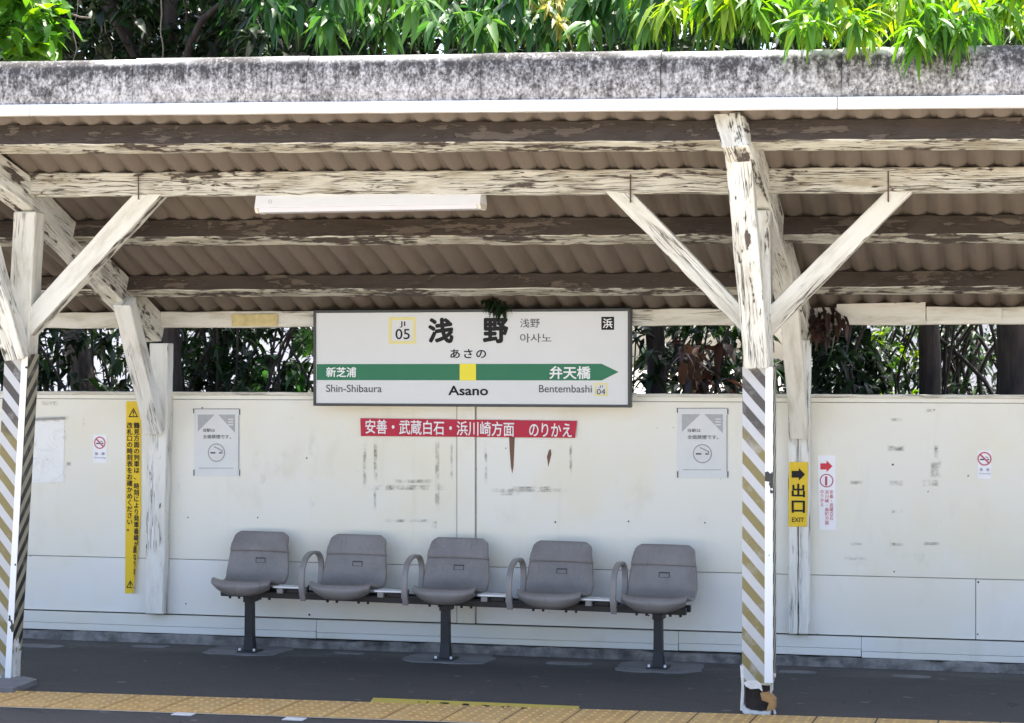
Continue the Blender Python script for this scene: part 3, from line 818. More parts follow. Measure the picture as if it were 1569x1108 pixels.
# knee braces in the plane of the beam
def brace(x0, x1, ytop, xb, yb0, yb1, mat, Y=YP + .012, dp=.10):
    """top cut between x0 and x1 under the beam, foot against the post at xb from yb0 to yb1"""
    q = [P(x0, ytop, Y), P(x1, ytop, Y), P(xb, yb0, Y), P(xb, yb1, Y)]
    lo_, hi_ = (0, 1) if abs(x0 - xb) > abs(x1 - xb) else (1, 0)
    far, near = (q[0], q[1]) if abs(x0 - xb) > abs(x1 - xb) else (q[1], q[0])
    # near side runs to the upper foot corner, far side to the lower one
    mb = MB(); n = 10; u0 = random.random() * 30
    rows = []
    for k in range(n + 1):
        t = k / n; a = near.lerp(q[2], t); b = far.lerp(q[3], t)
        j = lambda: Vector((random.uniform(-.002, .002), 0, random.uniform(-.002, .002)))
        rows.append((a + j(), b + j()))
    L = (near - q[2]).length; D = Vector((0, dp, 0))
    for k in range(n):
        (a, b), (d, c) = rows[k], rows[k + 1]; l0, l1 = u0 + L * k / n, u0 + L * (k + 1) / n
        mb.face([a, b, c, d], uv=[(l0, u0), (l0, u0 + .1), (l1, u0 + .1), (l1, u0)])
        mb.face([b, b + D, c + D, c], uv=[(l0, u0 + .2), (l0, u0 + .3), (l1, u0 + .3), (l1, u0 + .2)], mi=1)
        mb.face([a, a + D, d + D, d], uv=[(l0, u0 + .4), (l0, u0 + .5), (l1, u0 + .5), (l1, u0 + .4)])
        mb.face([a + D, b + D, c + D, d + D], uv=[(l0, u0 + .6), (l0, u0 + .7), (l1, u0 + .7), (l1, u0 + .6)])
    for a, b in (rows[0], rows[-1]): mb.face([a, b, b + D, a + D])
    o = mb.build('knee_brace', [mat, MAT['post']], can)
    bm = bmesh.new(); bm.from_mesh(o.data); bmesh.ops.remove_doubles(bm, verts=bm.verts, dist=1e-5); bmesh.ops.recalc_face_normals(bm, faces=bm.faces); bm.to_mesh(o.data); bm.free()
    m = o.modifiers.new('bevel', 'BEVEL'); m.width = .004; m.segments = 1; m.limit_method = 'ANGLE'; m.angle_limit = R(50)
brace(926, 966, 292, 1139, 472, 512, MAT['clean'])
brace(1363, 1404, 287, 1180, 468, 514, MAT['clean'])
brace(205, 249, 297, 45, 472, 515, MAT['clean'])
brace(-160, -118, 300, 10, 480, 520, MAT['clean'])
# iron dogs over the brace heads
for px, py0, py1 in ((212, 268, 305), (966, 268, 310), (1361, 262, 309)):
    mb = MB(); a, b = P(px, py0, YP - .004), P(px, py1, YP + .004)
    mb.tube([a + Vector((0, .02, 0)), a, b, b + Vector((0, .02, 0))], .004, 6); mb.build('iron_clamp', MAT['rust'], can)
# square washers with bolts on the struts
for px, py, Y in ((1153, 506, YP - .13), (12, 494, YP - .15), (1218, 626, 11.87)):
    c = P(px, py, Y); mb = MB(); mb.box((c.x - .020, c.y - .004, c.z - .020), (c.x + .020, c.y + .01, c.z + .020)); w_ = mb.build('washer', MAT['chip'], can, bevel=.002)
    mb = MB(); mb.tube([c + Vector((.002, .002, 0)), c + Vector((.002, -.014, 0))], .009, 6); mb.build('bolt', MAT['rust'], w_)

# wall posts
YQ = 11.955
def wallpost(bl, br, by, tl, tr, ty): return post(bl, br, by, tl, tr, ty, .085, MAT['wallpost'], 'wall_post', YQ)
wallpost(221, 250, 941, 229, 258, 526)
wallpost(1208, 1222, 972, 1207, 1222, 500)
wallpost(1223.5, 1240, 972, 1223.5, 1241, 478)
mb = MB(); mb.box(P(1222, 960, YQ + .02), P(1223.5, 520, YQ + .06)); mb.build('post_gap', MAT['gap'], can)
wallpost(-270, -240, 925, -264, -234, 526)

# post feet
c = P(1161, 1068, YP); zz = .0
foot = MB(); 
pxm = lambda px, py, Y=YP: P(px, py, Y)
rr = random.Random(9)
foot.box((pxm(1142, 1075).x, YP + .02, 0), (pxm(1176, 1075).x, YP + .11, pxm(1160, 1036).z)); foot.build('rotten_foot', MAT['rot'], pr_)
for poly, mat, y, th in (
    ([(1134, 1020), (1139, 1022), (1140, 1060), (1138, 1090), (1134, 1088), (1136, 1050)], 'chip', YP - .006, .05),
    ([(1138, 1046), (1143, 1052), (1150, 1056), (1163, 1055), (1168, 1060), (1166, 1048), (1160, 1043), (1148, 1043)], 'chip', YP - .008, .02),
    ([(1138, 1078), (1143, 1086), (1150, 1089), (1165, 1091), (1176, 1090), (1180, 1085), (1180, 1096), (1170, 1098), (1146, 1097), (1138, 1092)], 'chip', YP - .006, .06),
    ([(1165, 1062), (1176, 1061), (1182, 1068), (1187, 1073), (1187, 1087), (1174, 1090), (1178, 1077), (1167, 1073)], 'tan', YP - .010, .09),
    ([(1179, 1026), (1184, 1024), (1184, 1058), (1180, 1066)], 'chip', YP + .04, .03),
    ([(1184, 1086), (1186, 1085), (1189, 1094), (1186, 1095)], 'chip', YP + .01, .02)):
    slab('splintered_edge' if mat == 'tan' else 'paint_skin', poly, y, th, MAT[mat], pr_)
for px, py in ((1137, 1035), (1185, 1035)):
    p = P(px, py, YP + .02); mb = MB(); mb.tube([p + Vector((-.006, 0, 0)), p + Vector((.012, 0, 0))], .011, 8); mb.build('bolt_head', MAT['chip'], pr_, smooth=False)
# left post foot: perforated white strap and concrete pad
cpad = [G(-60, 1052, .0), G(-60, 1064, .0), G(20, 1063, 0), G(42, 1055, 0), G(57, 1049, 0), G(36, 1044, 0)]
cx = sum((p.x for p in cpad)) / 6; 
mb = MB(); top = [Vector((p.x, p.y, .03)) for p in cpad]; mb.face(top)
for i in range(6): j = (i + 1) % 6; mb.face([cpad[i] - Vector((0, 0, .01)), cpad[j] - Vector((0, 0, .01)), top[j], top[i]])
o = mb.build('post_pad', MAT['pad'], pl_); fix_normals(o)
sx = P(23, 1000, YP + .03).x
mb = MB(); y0, y1 = YP + .02, YP + .075; z0, z1 = P(25, 1046, YP + .05).z, P(25, 974, YP + .05).z
nh = 4; hz = (z1 - z0) / nh
for k in range(nh):
    za = z0 + k * hz
    mb.box((sx - .012, y0, za), (sx, y0 + .02, za + hz)); mb.box((sx - .012, y1 - .02, za), (sx, y1, za + hz)); mb.box((sx - .012, y0 + .02, za), (sx, y1 - .02, za + hz * .6))
mb.build('steel_strap', MAT['chip'], pl_)
mb = MB(); p = Vector((sx, YP + .05, z0 + (z1 - z0) * .78)); mb.tube([p, p + Vector((.016, 0, 0))], .015, 8); mb.build('bolt_head', MAT['chip'], pl_)

# ------------------------------------------------------------------ lamp under the beam
YL = 10.40
lamp = empty('fluorescent_lamp', P(568, 300, YL), 'long white fluorescent lamp fitting mounted under the cream beam, not lit', 'lamp')
a, b = P(397, 310, YL), P(741, 310, YL); zt, zm, zb = P(568, 297, YL).z, P(568, 317, YL).z, P(568, 324, YL).z
def prof_ex(name, pr, x0, x1, mat, parent, bev=.003):
    mb = MB(); n = len(pr)
    A = [(x0, y, z) for y, z in pr]; B = [(x1, y, z) for y, z in pr]
    for i in range(n): j = (i + 1) % n; mb.face([A[i], A[j], B[j], B[i]])
    mb.face(A); mb.face(B[::-1]); o = mb.build(name, mat, parent)
    bm = bmesh.new(); bm.from_mesh(o.data); bmesh.ops.remove_doubles(bm, verts=bm.verts, dist=1e-5); bmesh.ops.recalc_face_normals(bm, faces=bm.faces); bm.to_mesh(o.data); bm.free()
    m = o.modifiers.new('bevel', 'BEVEL'); m.width = bev; m.segments = 2; m.limit_method = 'ANGLE'
    return o
prof_ex('housing', [(YL - .05, zt), (YL - .075, zm), (YL + .075, zm), (YL + .05, zt)], a.x, b.x, MAT['lampw'], lamp)
prof_ex('lamp_cover', [(YL - .073, zm - .001), (YL - .055, zb), (YL + .055, zb), (YL + .073, zm - .001)], a.x + .02, b.x - .02, MAT['diff'], lamp)
for x in (a.x, b.x - .018):
    prof_ex('end_cap', [(YL - .074, zm - .0015), (YL - .056, zb - .002), (YL + .056, zb - .002), (YL + .074, zm - .0015)], x, x + .018, MAT['lampend'], lamp, .002)
mb = MB(); p = P(414, 309, YL - .068); ring(mb, p, .008, .010, n=20, lift=.002); mb.build('cover_screw', MAT['tape'], lamp)
for x in (a.x + .2, b.x - .26):
    mb = MB(); mb.box((x, YL - .02, zt), (x + .06, YL + .02, zt + .02)); mb.build('bracket', MAT['lampw'], lamp)

# ------------------------------------------------------------------ station name sign
YS = 11.90
sg = empty('station_sign', P(723, 622, YS), 'white station name sign in a dark frame reading Asano with a green arrow band', 'sign')
def bx(name, x0, y0, x1, y1, Ya, Yb, mat, parent, bevel=0):
    A, B = P(x0, y1, Ya), P(x1, y0, Ya); mb = MB(); mb.box((A.x, Ya, A.z), (B.x, Yb, B.z)); return mb.build(name, mat, parent, bevel=bevel)
A, B = P(480.5, 622, YS), P(966.5, 472.5, YS)
fr = MB(); t_ = .017; yb = YS + .055
fr.box((A.x, YS - .008, B.z - t_), (B.x, yb, B.z)); fr.box((A.x, YS - .008, A.z), (B.x, yb, A.z + t_))
fr.box((A.x, YS - .008, A.z + t_), (A.x + t_, yb, B.z - t_)); fr.box((B.x - t_, YS - .008, A.z + t_), (B.x, yb, B.z - t_))
fr.build('sign_frame', MAT['frame'], sg, bevel=.002)
mb = MB(); mb.box((A.x + t_, YS, A.z + t_), (B.x - t_, yb - .005, B.z - t_)); mb.build('sign_face', MAT['signface'], sg)
for x in (A.x + .3, B.x - .3):
    mb = MB(); mb.box((x - .02, yb, A.z + .05), (x + .02, YW + .0, B.z - .03)); mb.build('sign_bracket', MAT['frame'], sg)
def flat(name, pts, Y, mat, parent, lift=.0015):
    q = [P(x, y, Y) - Vector((0, lift, 0)) for x, y in pts]
    area = sum(a.x * b.z - b.x * a.z for a, b in zip(q, q[1:] + q[:1]))
    if area < 0: q = q[::-1]
    mb = MB(); mb.face(q); return mb.build(name, mat, parent)
flat('line_band', [(485.5, 558), (922, 557.5), (948, 570), (922, 583), (485.5, 582.5)], YS, MAT['green'], sg)
flat('station_square', [(704.5, 557.5), (729.5, 557.5), (729.5, 583), (704.5, 583)], YS, MAT['yellow'], sg, .003)
T = lambda s_, r, m='black', off=.0, **k: text(s_, r, YS, MAT[m], sg, offset=off, **k)
T('浅', (656, 487, 695, 526), off=.042); T('野', (740, 487, 779, 526), off=.042)
T('あさの', (690, 535, 745, 549), off=.018, space_char=1.25)
T('浅野', (797, 488, 827, 502), 'greylet', .002); T('아사노', (797, 511, 845, 525), 'greylet', .002)
T('新芝浦', (500, 562.5, 546, 578), 'white', .020); T('弁天橋', (842, 561, 905, 581), 'white', .022)
T('Shin-Shibaura', (500, 589.5, 585, 601), 'greylet', .006); T('Bentembashi', (826, 590, 907, 601.5), 'greylet', .006)
T('Asano', (687, 591, 748, 606), 'black', .022)
def boxring(name, x0, y0, x1, y1, t, mat, lift=.0015):
    o_, i_ = [(x0, y0), (x1, y0), (x1, y1), (x0, y1)], [(x0 + t, y0 + t), (x1 - t, y0 + t), (x1 - t, y1 - t), (x0 + t, y1 - t)]
    mb = MB()
    for k in range(4):
        j = (k + 1) % 4
        mb.face([P(*p, YS) - Vector((0, lift, 0)) for p in (o_[k], i_[k], i_[j], o_[j])])
    ob = mb.build(name, MAT[mat], sg); return ob
boxring('code_box', 596, 486, 637, 527, 4.5, 'paleyellow')
T('JI', (612.5, 492.5, 621, 502), 'black', .004); T('05', (606, 504, 628, 520), 'black', .008)
boxring('code_box', 911, 587, 931, 607, 2.5, 'paleyellow')
T('JI', (917.5, 590.5, 924, 594.5), 'greylet'); T('04', (914.5, 596, 927.5, 604.5), 'black')
flat('ward_mark', [(921.5, 485.5), (941, 485.5), (941, 505.5), (921.5, 505.5)], YS, MAT['black'], sg)
T('浜', (924, 488, 938.5, 503), 'white', .02, lift=.003)

# ------------------------------------------------------------------ notices on the wall
YN = YW - .003
def notice(name, pts, mat, label, cat, th=.0025, group=None, Y=YN):
    q = [P(x, y, Y) for x, y in pts]
    base = Vector((sum(p.x for p in q) / len(q), Y, min(p.z for p in q)))
    e_ = empty(name, base, label, cat, group)
    slab('backing', pts, Y, th, MAT[mat], e_)
    return e_
bn = notice('transfer_banner', [(552, 641), (884, 645), (881, 671), (553, 668)], 'redband', 'crimson banner with white Japanese transfer directions under the station sign', 'banner', Y=YW - .014)
text('安善・武蔵白石・浜川崎方面', (560, 644.5, 788, 667), YW - .014, MAT['white'], bn, offset=.012, rot=-.010)
text('のりかえ', (811, 648.5, 876, 669.5), YW - .014, MAT['white'], bn, offset=.012, rot=-.008)

# long yellow warning strip whose lower right corner curls off the wall
YV = YW - .004
ws = empty('warning_strip', P(204, 910, YV), 'long narrow yellow warning strip of vertical black text with a curling lower corner', 'sign')
mb = MB(); n = 30
rows = []
for k in range(n + 1):
    py = 615 + (909 - 615) * k / n
    xr = 216 if py < 780 else 216 - 9 * ((py - 780) / 129) ** 1.3
    curl = 0 if py < 780 else .035 * ((py - 780) / 129) ** 1.2
    xl = 193.5 - (py - 615) * .006
    a = P(xl, py, YV); b = P(xl + (xr - xl) * .72, py, YV); c = P(xr, py, YV) + Vector((0, -curl, 0))
    rows.append((a, b, c))
STRIP = list(rows)
for r0, r1 in zip(rows, rows[1:]):
    mb.face([r1[0], r1[1], r0[1], r0[0]]); mb.face([r1[1], r1[2], r0[2], r0[1]])
o = mb.build('backing', MAT['warn'], ws); s = o.modifiers.new('solid', 'SOLIDIFY'); s.thickness = .002; s.offset = 0
def curl_on(o):
    off = wloc(o.parent); zs = [r[1].z for r in STRIP][::-1]
    for v in o.data.vertices:
        p = v.co + off
        k = min(range(len(STRIP)), key=lambda i: abs(STRIP[i][1].z - p.z)); b_, c_ = STRIP[k][1], STRIP[k][2]
        f = (p.x - b_.x) / max(c_.x - b_.x, 1e-4)
        if f > 0: v.co.y += (c_.y - b_.y) * min(f, 1.3)
def TV(s_, r, **k): curl_on(text('\n'.join(s_), r, YV, MAT['warntxt'], ws, offset=.026, align='CENTER', lift=.003, **k))
TV('鶴見方面の列車は、', (205, 647, 214, 735)); TV('時刻により発車番線が', (205, 740, 213.5, 838)); TV('異なりま', (204, 838, 211, 880), )
TV('改札口の時刻表をお確かめください。', (194.5, 647, 203.5, 814))
def triangle(px, py, s_):
    mb = MB(); c = P(px, py, YV) - Vector((0, .003, 0)); 
    o_ = [Vector((math.cos(a) * s_, 0, math.sin(a) * s_)) for a in (R(90), R(210), R(330))]
    for k in range(3):
        j = (k + 1) % 3; mb.face([c + o_[k], c + o_[j], c + o_[j] * .68, c + o_[k] * .68])
    mb.face([c + Vector((-.003, 0, -.002)), c + Vector((.003, 0, -.002)), c + Vector((.004, 0, .02)), c + Vector((-.004, 0, .02))])
    mb.face([c + Vector((-.003, 0, -.011)), c + Vector((.003, 0, -.011)), c + Vector((.003, 0, -.006)), c + Vector((-.003, 0, -.006))])
    o = mb.build('warning_triangle', MAT['warntxt'], ws); fix_normals(o)
triangle(204.5, 634.5, .040); triangle(200, 897, .034)

ex = notice('exit_sign', [(1209, 708), (1238, 708), (1236.5, 807), (1208, 807)], 'exit', 'yellow exit sign with a black arrow pointing right on the wall post', 'sign', Y=YQ - .006)
YX = YQ - .006
flat('arrow', [(1213, 721.5), (1224, 721.5), (1224, 717), (1233.5, 727), (1224, 736.5), (1224, 732), (1213, 732)], YX, MAT['black'], ex, .002)
text('出', (1213, 741, 1233.5, 762), YX, MAT['black'], ex, offset=.028)
text('口', (1213, 767, 1233.5, 786), YX, MAT['black'], ex, offset=.028)
text('EXIT', (1213.5, 793, 1232, 800), YX, MAT['warntxt'], ex, offset=.012)

tn = notice('platform_notice', [(1253, 698), (1280, 698), (1281, 812), (1255.5, 812)], 'notice', 'white vertical notice with a red arrow, circled one and red text beside the exit sign', 'sign')
flat('arrow', [(1257, 710), (1266.5, 710), (1266.5, 705.5), (1275.5, 714.5), (1266.5, 723.5), (1266.5, 719.5), (1257, 719.5)], YN, MAT['redlet'], tn, .002)
mb = MB(); c = P(1266.5, 736.5, YN) - Vector((0, .002, 0)); ring(mb, c, .034, .040); mb.build('number_ring', MAT['darkred'], tn)
text('1', (1264.2, 730, 1267.6, 744), YN, MAT['darkred'], tn, offset=.01)
for s_, r in (('安善・武蔵白石', (1271, 751, 1277, 797)), ('浜川崎・扇町方面', (1264, 751, 1270, 804)), ('のりかえ', (1257, 751, 1262.5, 776))):
    text('\n'.join(s_), r, YN, MAT['pinkish'], tn, offset=.006, align='CENTER')

def smoke_poster(x0, y0, x1, y1, label):
    e_ = notice('smoking_poster', [(x0, y0), (x1, y0), (x1, y1), (x0, y1)], 'poster', label, 'poster', group='faded no smoking posters')
    fx = lambda u: x0 + (x1 - x0) * u; fy = lambda v: y0 + (y1 - y0) * v
    # grey corner wedges either side of a pale peak
    flat('printed_corner', [(fx(.09), fy(.09)), (fx(.46), fy(.09)), (fx(.09), fy(.34))], YN, MAT['postershade'], e_)
    flat('printed_corner', [(fx(.54), fy(.09)), (fx(.91), fy(.09)), (fx(.91), fy(.36))], YN, MAT['postershade'], e_)
    mb = MB()
    for v in (.15, .19, .23): sheet(mb, [(fx(.76), fy(v)), (fx(.76), fy(v + .018)), (fx(.87), fy(v + .018)), (fx(.87), fy(v))], YN, .003)
    mb.build('printed_lines', MAT['posterlight'], e_)
    text('当駅は', (fx(.20), fy(.295), fx(.47), fy(.345)), YN, MAT['postertxt'], e_, offset=.01)
    text('全面禁煙です。', (fx(.20), fy(.385), fx(.82), fy(.445)), YN, MAT['postertxt'], e_, offset=.01)
    c = P(fx(.5), fy(.65), YN) - Vector((0, .0015, 0)); s_ = (P(fx(1), y0, YN) - P(fx(0), y0, YN)).length
    mb = MB(); ring(mb, c, .0005, s_ * .17, n=36); mb.build('symbol_disc', MAT['posterlight'], e_)
    mb = MB(); ring(mb, c, s_ * .17, s_ * .19, n=36); mb.build('symbol_ring', MAT['tape'], e_)
    mb = MB()
    def q(a, b, u0, u1): mb.face([(c.x + a * s_, c.y - .002, c.z + u0 * s_), (c.x + b * s_, c.y - .002, c.z + u0 * s_), (c.x + b * s_, c.y - .002, c.z + u1 * s_), (c.x + a * s_, c.y - .002, c.z + u1 * s_)])
    q(-.13, -.02, -.02, .012); q(.06, .11, -.02, .012); q(.12, .135, -.02, .05)
    for k in range(6):
        a = -.05 + .03 * k; q(a, a + .032, .11 - .014 * k, .125 - .014 * k)
    mb.build('cigarette_print', MAT['postertxt'], e_)
    text('たばこはご遠慮ください', (fx(.11), fy(.872), fx(.62), fy(.888)), YN, MAT['postertxt'], e_) if 0 else flat('small_print', [(fx(.11), fy(.872)), (fx(.88), fy(.874)), (fx(.88), fy(.884)), (fx(.11), fy(.884))], YN, MAT['postershade'], e_)
    for (u, v0, v1) in ((-.01, 0, .07), (1.0, .01, .09), (-.005, .90, .99), (1.0, .90, .99)):
        mb = MB(); sheet(mb, [(fx(u), fy(v0)), (fx(u), fy(v1)), (fx(u + .022), fy(v1)), (fx(u + .022), fy(v0))], YN, .003)
        mb.build('tape_corner', MAT['greylet'], e_)
    mb = MB(); sheet(mb, [(fx(0), fy(0)), (fx(0), fy(.012)), (fx(1), fy(.012)), (fx(1), fy(0))], YN, .003); sheet(mb, [(fx(.985), fy(.1)), (fx(.985), fy(.9)), (fx(1), fy(.9)), (fx(1), fy(.1))], YN, .003)
    mb.build('tape_edge', MAT['tape'], e_)
smoke_poster(297, 626, 366.5, 730, 'faded grey no smoking poster on the wall between the yellow strip and the station sign')
smoke_poster(1038, 625, 1114.5, 733, 'faded grey no smoking poster on the wall beside the right striped post')

def sticker(cx, y0, label):
    e_ = notice('smoking_sticker', [(cx - 10, y0), (cx + 11, y0), (cx + 11, y0 + 43), (cx - 10, y0 + 43)], 'notice', label, 'sticker', group='small no smoking stickers')
    c = P(cx + .5, y0 + 12.5, YN) - Vector((0, .0015, 0)); r = .040
    mb = MB(); ring(mb, c, r * .80, r)
    d = Vector((math.cos(R(-45)), 0, math.sin(R(-45)))); n_ = Vector((d.z, 0, -d.x)) * .005
    mb.face([c - d * r * .85 + n_, c - d * r * .85 - n_, c + d * r * .85 - n_, c + d * r * .85 + n_])
    o = mb.build('ban_ring', MAT['pinkish'], e_); fix_normals(o)
    mb = MB()
    for a, b, u0, u1 in ((-.026, .012, -.008, -.001), (.015, .026, -.008, -.001), (.004, .014, .008, .012), (.014, .022, .004, .008)):
        mb.face([(c.x + a, c.y + .0006, c.z + u0), (c.x + b, c.y + .0006, c.z + u0), (c.x + b, c.y + .0006, c.z + u1), (c.x + a, c.y + .0006, c.z + u1)])
    mb.build('cigarette_print', MAT['black'], e_)
    text('禁　煙', (cx - 7, y0 + 27, cx + 8, y0 + 31.5), YN, MAT['bluetxt'], e_, offset=.01)
    text('No Smoking', (cx - 8, y0 + 34, cx + 9, y0 + 37), YN, MAT['bluetxt'], e_)
sticker(152.5, 666, 'small white no smoking sticker with a red ring left of the yellow strip')
sticker(1508, 690.5, 'small white no smoking sticker with a red ring at the far right of the wall')
# film-covered blank paper on the left
fe = empty('film_poster', P(74, 741, YW - .006), 'blank cream paper under wrinkled clear film taped beside the left striped post', 'poster')
slab('paper', [(38, 645), (99, 641), (97, 738), (38, 741)], YW - .004, .003, MAT['paper'], fe)
mb = MB(); n = 9
for i in range(n):
    for j in range(n):
        f = lambda a, b: P(36 + 65 * a / n, 641 + 100 * b / n, YW - .008) + Vector((0, -.010 * abs(math.sin(a * 1.7 + b * .9) * math.cos(a * .6 - b * 1.3)), 0))
        mb.face([f(i, j), f(i, j + 1), f(i + 1, j + 1), f(i + 1, j)])
mb.build('clear_film', MAT['film'], fe)
slab('tape_edge', [(52, 641), (99, 639), (99, 643), (52, 645)], YW - .022, .001, MAT['tape'], fe)

# ------------------------------------------------------------------ bench
b0, b1 = P(381, 900, 11.76), P(1008, 900, 11.70)
b0.z = b1.z = 0
ax = (b1 - b0); LEN = ax.length; ax.normalize(); ay = Vector((-ax.y, ax.x, 0)); SAG = .022; az = Vector((0, 0, 1))
bench = empty('bench', (b0 + b1) / 2, 'row of five grey plastic seats on a dark steel rail with three legs', 'bench')
def BL(x, y, z): return b0 + ax * x + ay * y + az * (z - (SAG * x / LEN if z > .1 else 0))       # x along, y towards the wall
def bmesh_box(mb, x0, x1, y0, y1, z0, z1):
    c = [BL(x, y, z) for x, y, z in ((x0,y0,z0),(x1,y0,z0),(x1,y1,z0),(x0,y1,z0),(x0,y0,z1),(x1,y0,z1),(x1,y1,z1),(x0,y1,z1))]
    i = len(mb.v); mb.v += [tuple(p) for p in c]
    for f in ((0,1,5,4),(1,2,6,5),(2,3,7,6),(3,0,4,7),(4,5,6,7),(3,2,1,0)):
        mb.f.append(tuple(i + k for k in f)); mb.mi.append(0); mb.uv.append([(0, 0)] * 4)
ZRail = .372
mb = MB(); bmesh_box(mb, -.165, LEN + .175, -.055, -.012, ZRail - .022, ZRail + .018); bmesh_box(mb, -.165, LEN + .175, .09, .13, ZRail - .022, ZRail + .018)
mb.build('rail', MAT['iron'], bench, bevel=.004)
for k in range(3):
    x = LEN * k / 2 if k != 1 else LEN * .493
    mb = MB()
    for z0, z1, wa, wb in ((.012, .10, .033, .026), (.10, ZRail - .02, .026, .024)):
        A_ = [BL(x + sx * wa, sy * wa + .02, z0) for sx, sy in ((-1,-1),(1,-1),(1,1),(-1,1))]; B_ = [BL(x + sx * wb, sy * wb + .02, z1) for sx, sy in ((-1,-1),(1,-1),(1,1),(-1,1))]
        for i in range(4): j = (i + 1) % 4; mb.face([A_[i], A_[j], B_[j], B_[i]])
    lg = mb.build('leg', MAT['iron'], bench, bevel=.003)
    mb = MB(); bmesh_box(mb, x - .06, x + .06, -.05, .09, .004, .016); mb.build('foot_plate', MAT['iron'], lg, bevel=.003)
    mb = MB(); bmesh_box(mb, x - .03, x + .03, -.02, .10, ZRail - .06, ZRail - .022); mb.build('cross_arm', MAT['iron'], lg, bevel=.003)
    for sx in (-.048, .048):
        mb = MB(); p = BL(x + sx, -.03, .016); mb.tube([p, p + Vector((0, 0, .014))], .008, 6)
        mb.build('anchor_bolt', MAT['ledge'], lg)

prof = [(-.205, .408), (-.232, .425), (-.245, .452), (-.232, .478), (-.195, .487), (-.10, .474), (.0, .462), (.07, .468), (.115, .50), (.14, .56), (.160, .635), (.166, .648), (.158, .656), (.168, .70), (.182, .745), (.190, .765), (.200, .772)]
def cat(pts, n):
    """Catmull-Rom through pts"""
    out = []; m = len(pts)
    for i in range(m - 1):
        p0, p1, p2, p3 = (np.array(pts[max(i - 1, 0)]), np.array(pts[i]), np.array(pts[i + 1]), np.array(pts[min(i + 2, m - 1)]))
        for k in range(n):
            t = k / n; out.append(.5 * ((2 * p1) + (-p0 + p2) * t + (2 * p0 - 5 * p1 + 4 * p2 - p3) * t * t + (-p0 + 3 * p1 - 3 * p2 + p3) * t ** 3))
    out.append(np.array(pts[-1])); return out
prof = [(-.200, .372), (-.226, .392), (-.243, .425), (-.236, .452), (-.200, .462), (-.10, .448), (.0, .434), (.07, .440), (.115, .472), (.14, .53), (.158, .600), (.164, .613), (.156, .621), (.166, .665), (.180, .710), (.188, .728), (.198, .736)]
PR = cat(prof, 3)
def width(z, y, k, n):
    if k < 4 * 3:       # lip
        t = k / 12; return (.160 + .033 * math.sin(min(1, t * 1.6) * math.pi / 2))
    t = (k - 12) / (n - 12)
    wbase = .193 + .009 * min(1, (k - 12) / 14)
    if z > .475: wbase = .203 - .028 * (z - .475) / .26
    if z > .702: wbase -= .032 * ((z - .702) / .034) ** 2.2
    return wbase
def make_seat(xc):
    mb = MB(); n = len(PR) - 1; U = 22; ids = {}
    for k, (y, z) in enumerate(PR):
        wd_ = width(z, y, k, n)
        for i in range(U + 1):
            u = -1 + 2 * i / U
            bowl = u ** 4
            yy, zz_ = y, z
            sm = min(1, max(0, (k - 15) / 12)); sm = sm * sm * (3 - 2 * sm)
            zz_ += .014 * bowl * (1 - sm)
            yy -= .045 * abs(u) ** 3.2 * max(0, min(1, (.74 - z) / .10 + .25)) * sm
            fr = max(0, min(1, -y / .22)); yy += .060 * abs(u) ** 4 * fr ** 1.5
            if k < 7: zz_ += .020 * abs(u) ** 2.5 * (1 - k / 7); yy += .035 * u * u * (1 - k / 7)
            ids[k, i] = len(mb.v); mb.v.append(tuple(BL(xc + u * wd_, yy, zz_)))
    for k in range(n):
        for i in range(U):
            mb.f.append((ids[k, i], ids[k, i + 1], ids[k + 1, i + 1], ids[k + 1, i])); mb.mi.append(0); mb.uv.append([(0, 0)] * 4)
    o = mb.build('seat', MAT['seat'], bench, smooth=True)
    s = o.modifiers.new('solid', 'SOLIDIFY'); s.thickness = .016; s.offset = -1
    s2 = o.modifiers.new('bevel', 'BEVEL'); s2.width = .006; s2.segments = 3; s2.limit_method = 'ANGLE'; s2.angle_limit = R(50)
    # handle slot: recess lip in the backrest
    mb = MB(); zc, hw, hh, t = .560, .033, .016, .005
    yb_ = lambda z: float(np.interp(z, [p[1] for p in PR[24:36]], [p[0] for p in PR[24:36]])) - .003
    def strip(xa, xb, za, zb_):
        mb.face([BL(xc + xa, yb_(za), za), BL(xc + xb, yb_(za), za), BL(xc + xb, yb_(zb_), zb_), BL(xc + xa, yb_(zb_), zb_)])
    strip(-hw, hw, zc + hh - t * 1.6, zc + hh); strip(-hw, -hw + t, zc - hh, zc + hh - t * 1.6); strip(hw - t, hw, zc - hh, zc + hh - t * 1.6); strip(-hw + t, hw - t, zc - hh, zc - hh + t * .5)
    h = mb.build('handle_slot', MAT['seatd'], o)
    mb = MB(); bmesh_box(mb, xc - .09, xc + .09, -.12, .12, ZRail + .019, ZRail + .03); mb.build('seat_bracket', MAT['iron'], o)
    for dx in (-.13, -.07, .07, .13):
        mb = MB(); p = BL(xc + dx, -.033, ZRail - .022); mb.tube([p, p - Vector((0, 0, .014))], .009, 6)
        mb.build('rail_bolt', MAT['iron'], o)
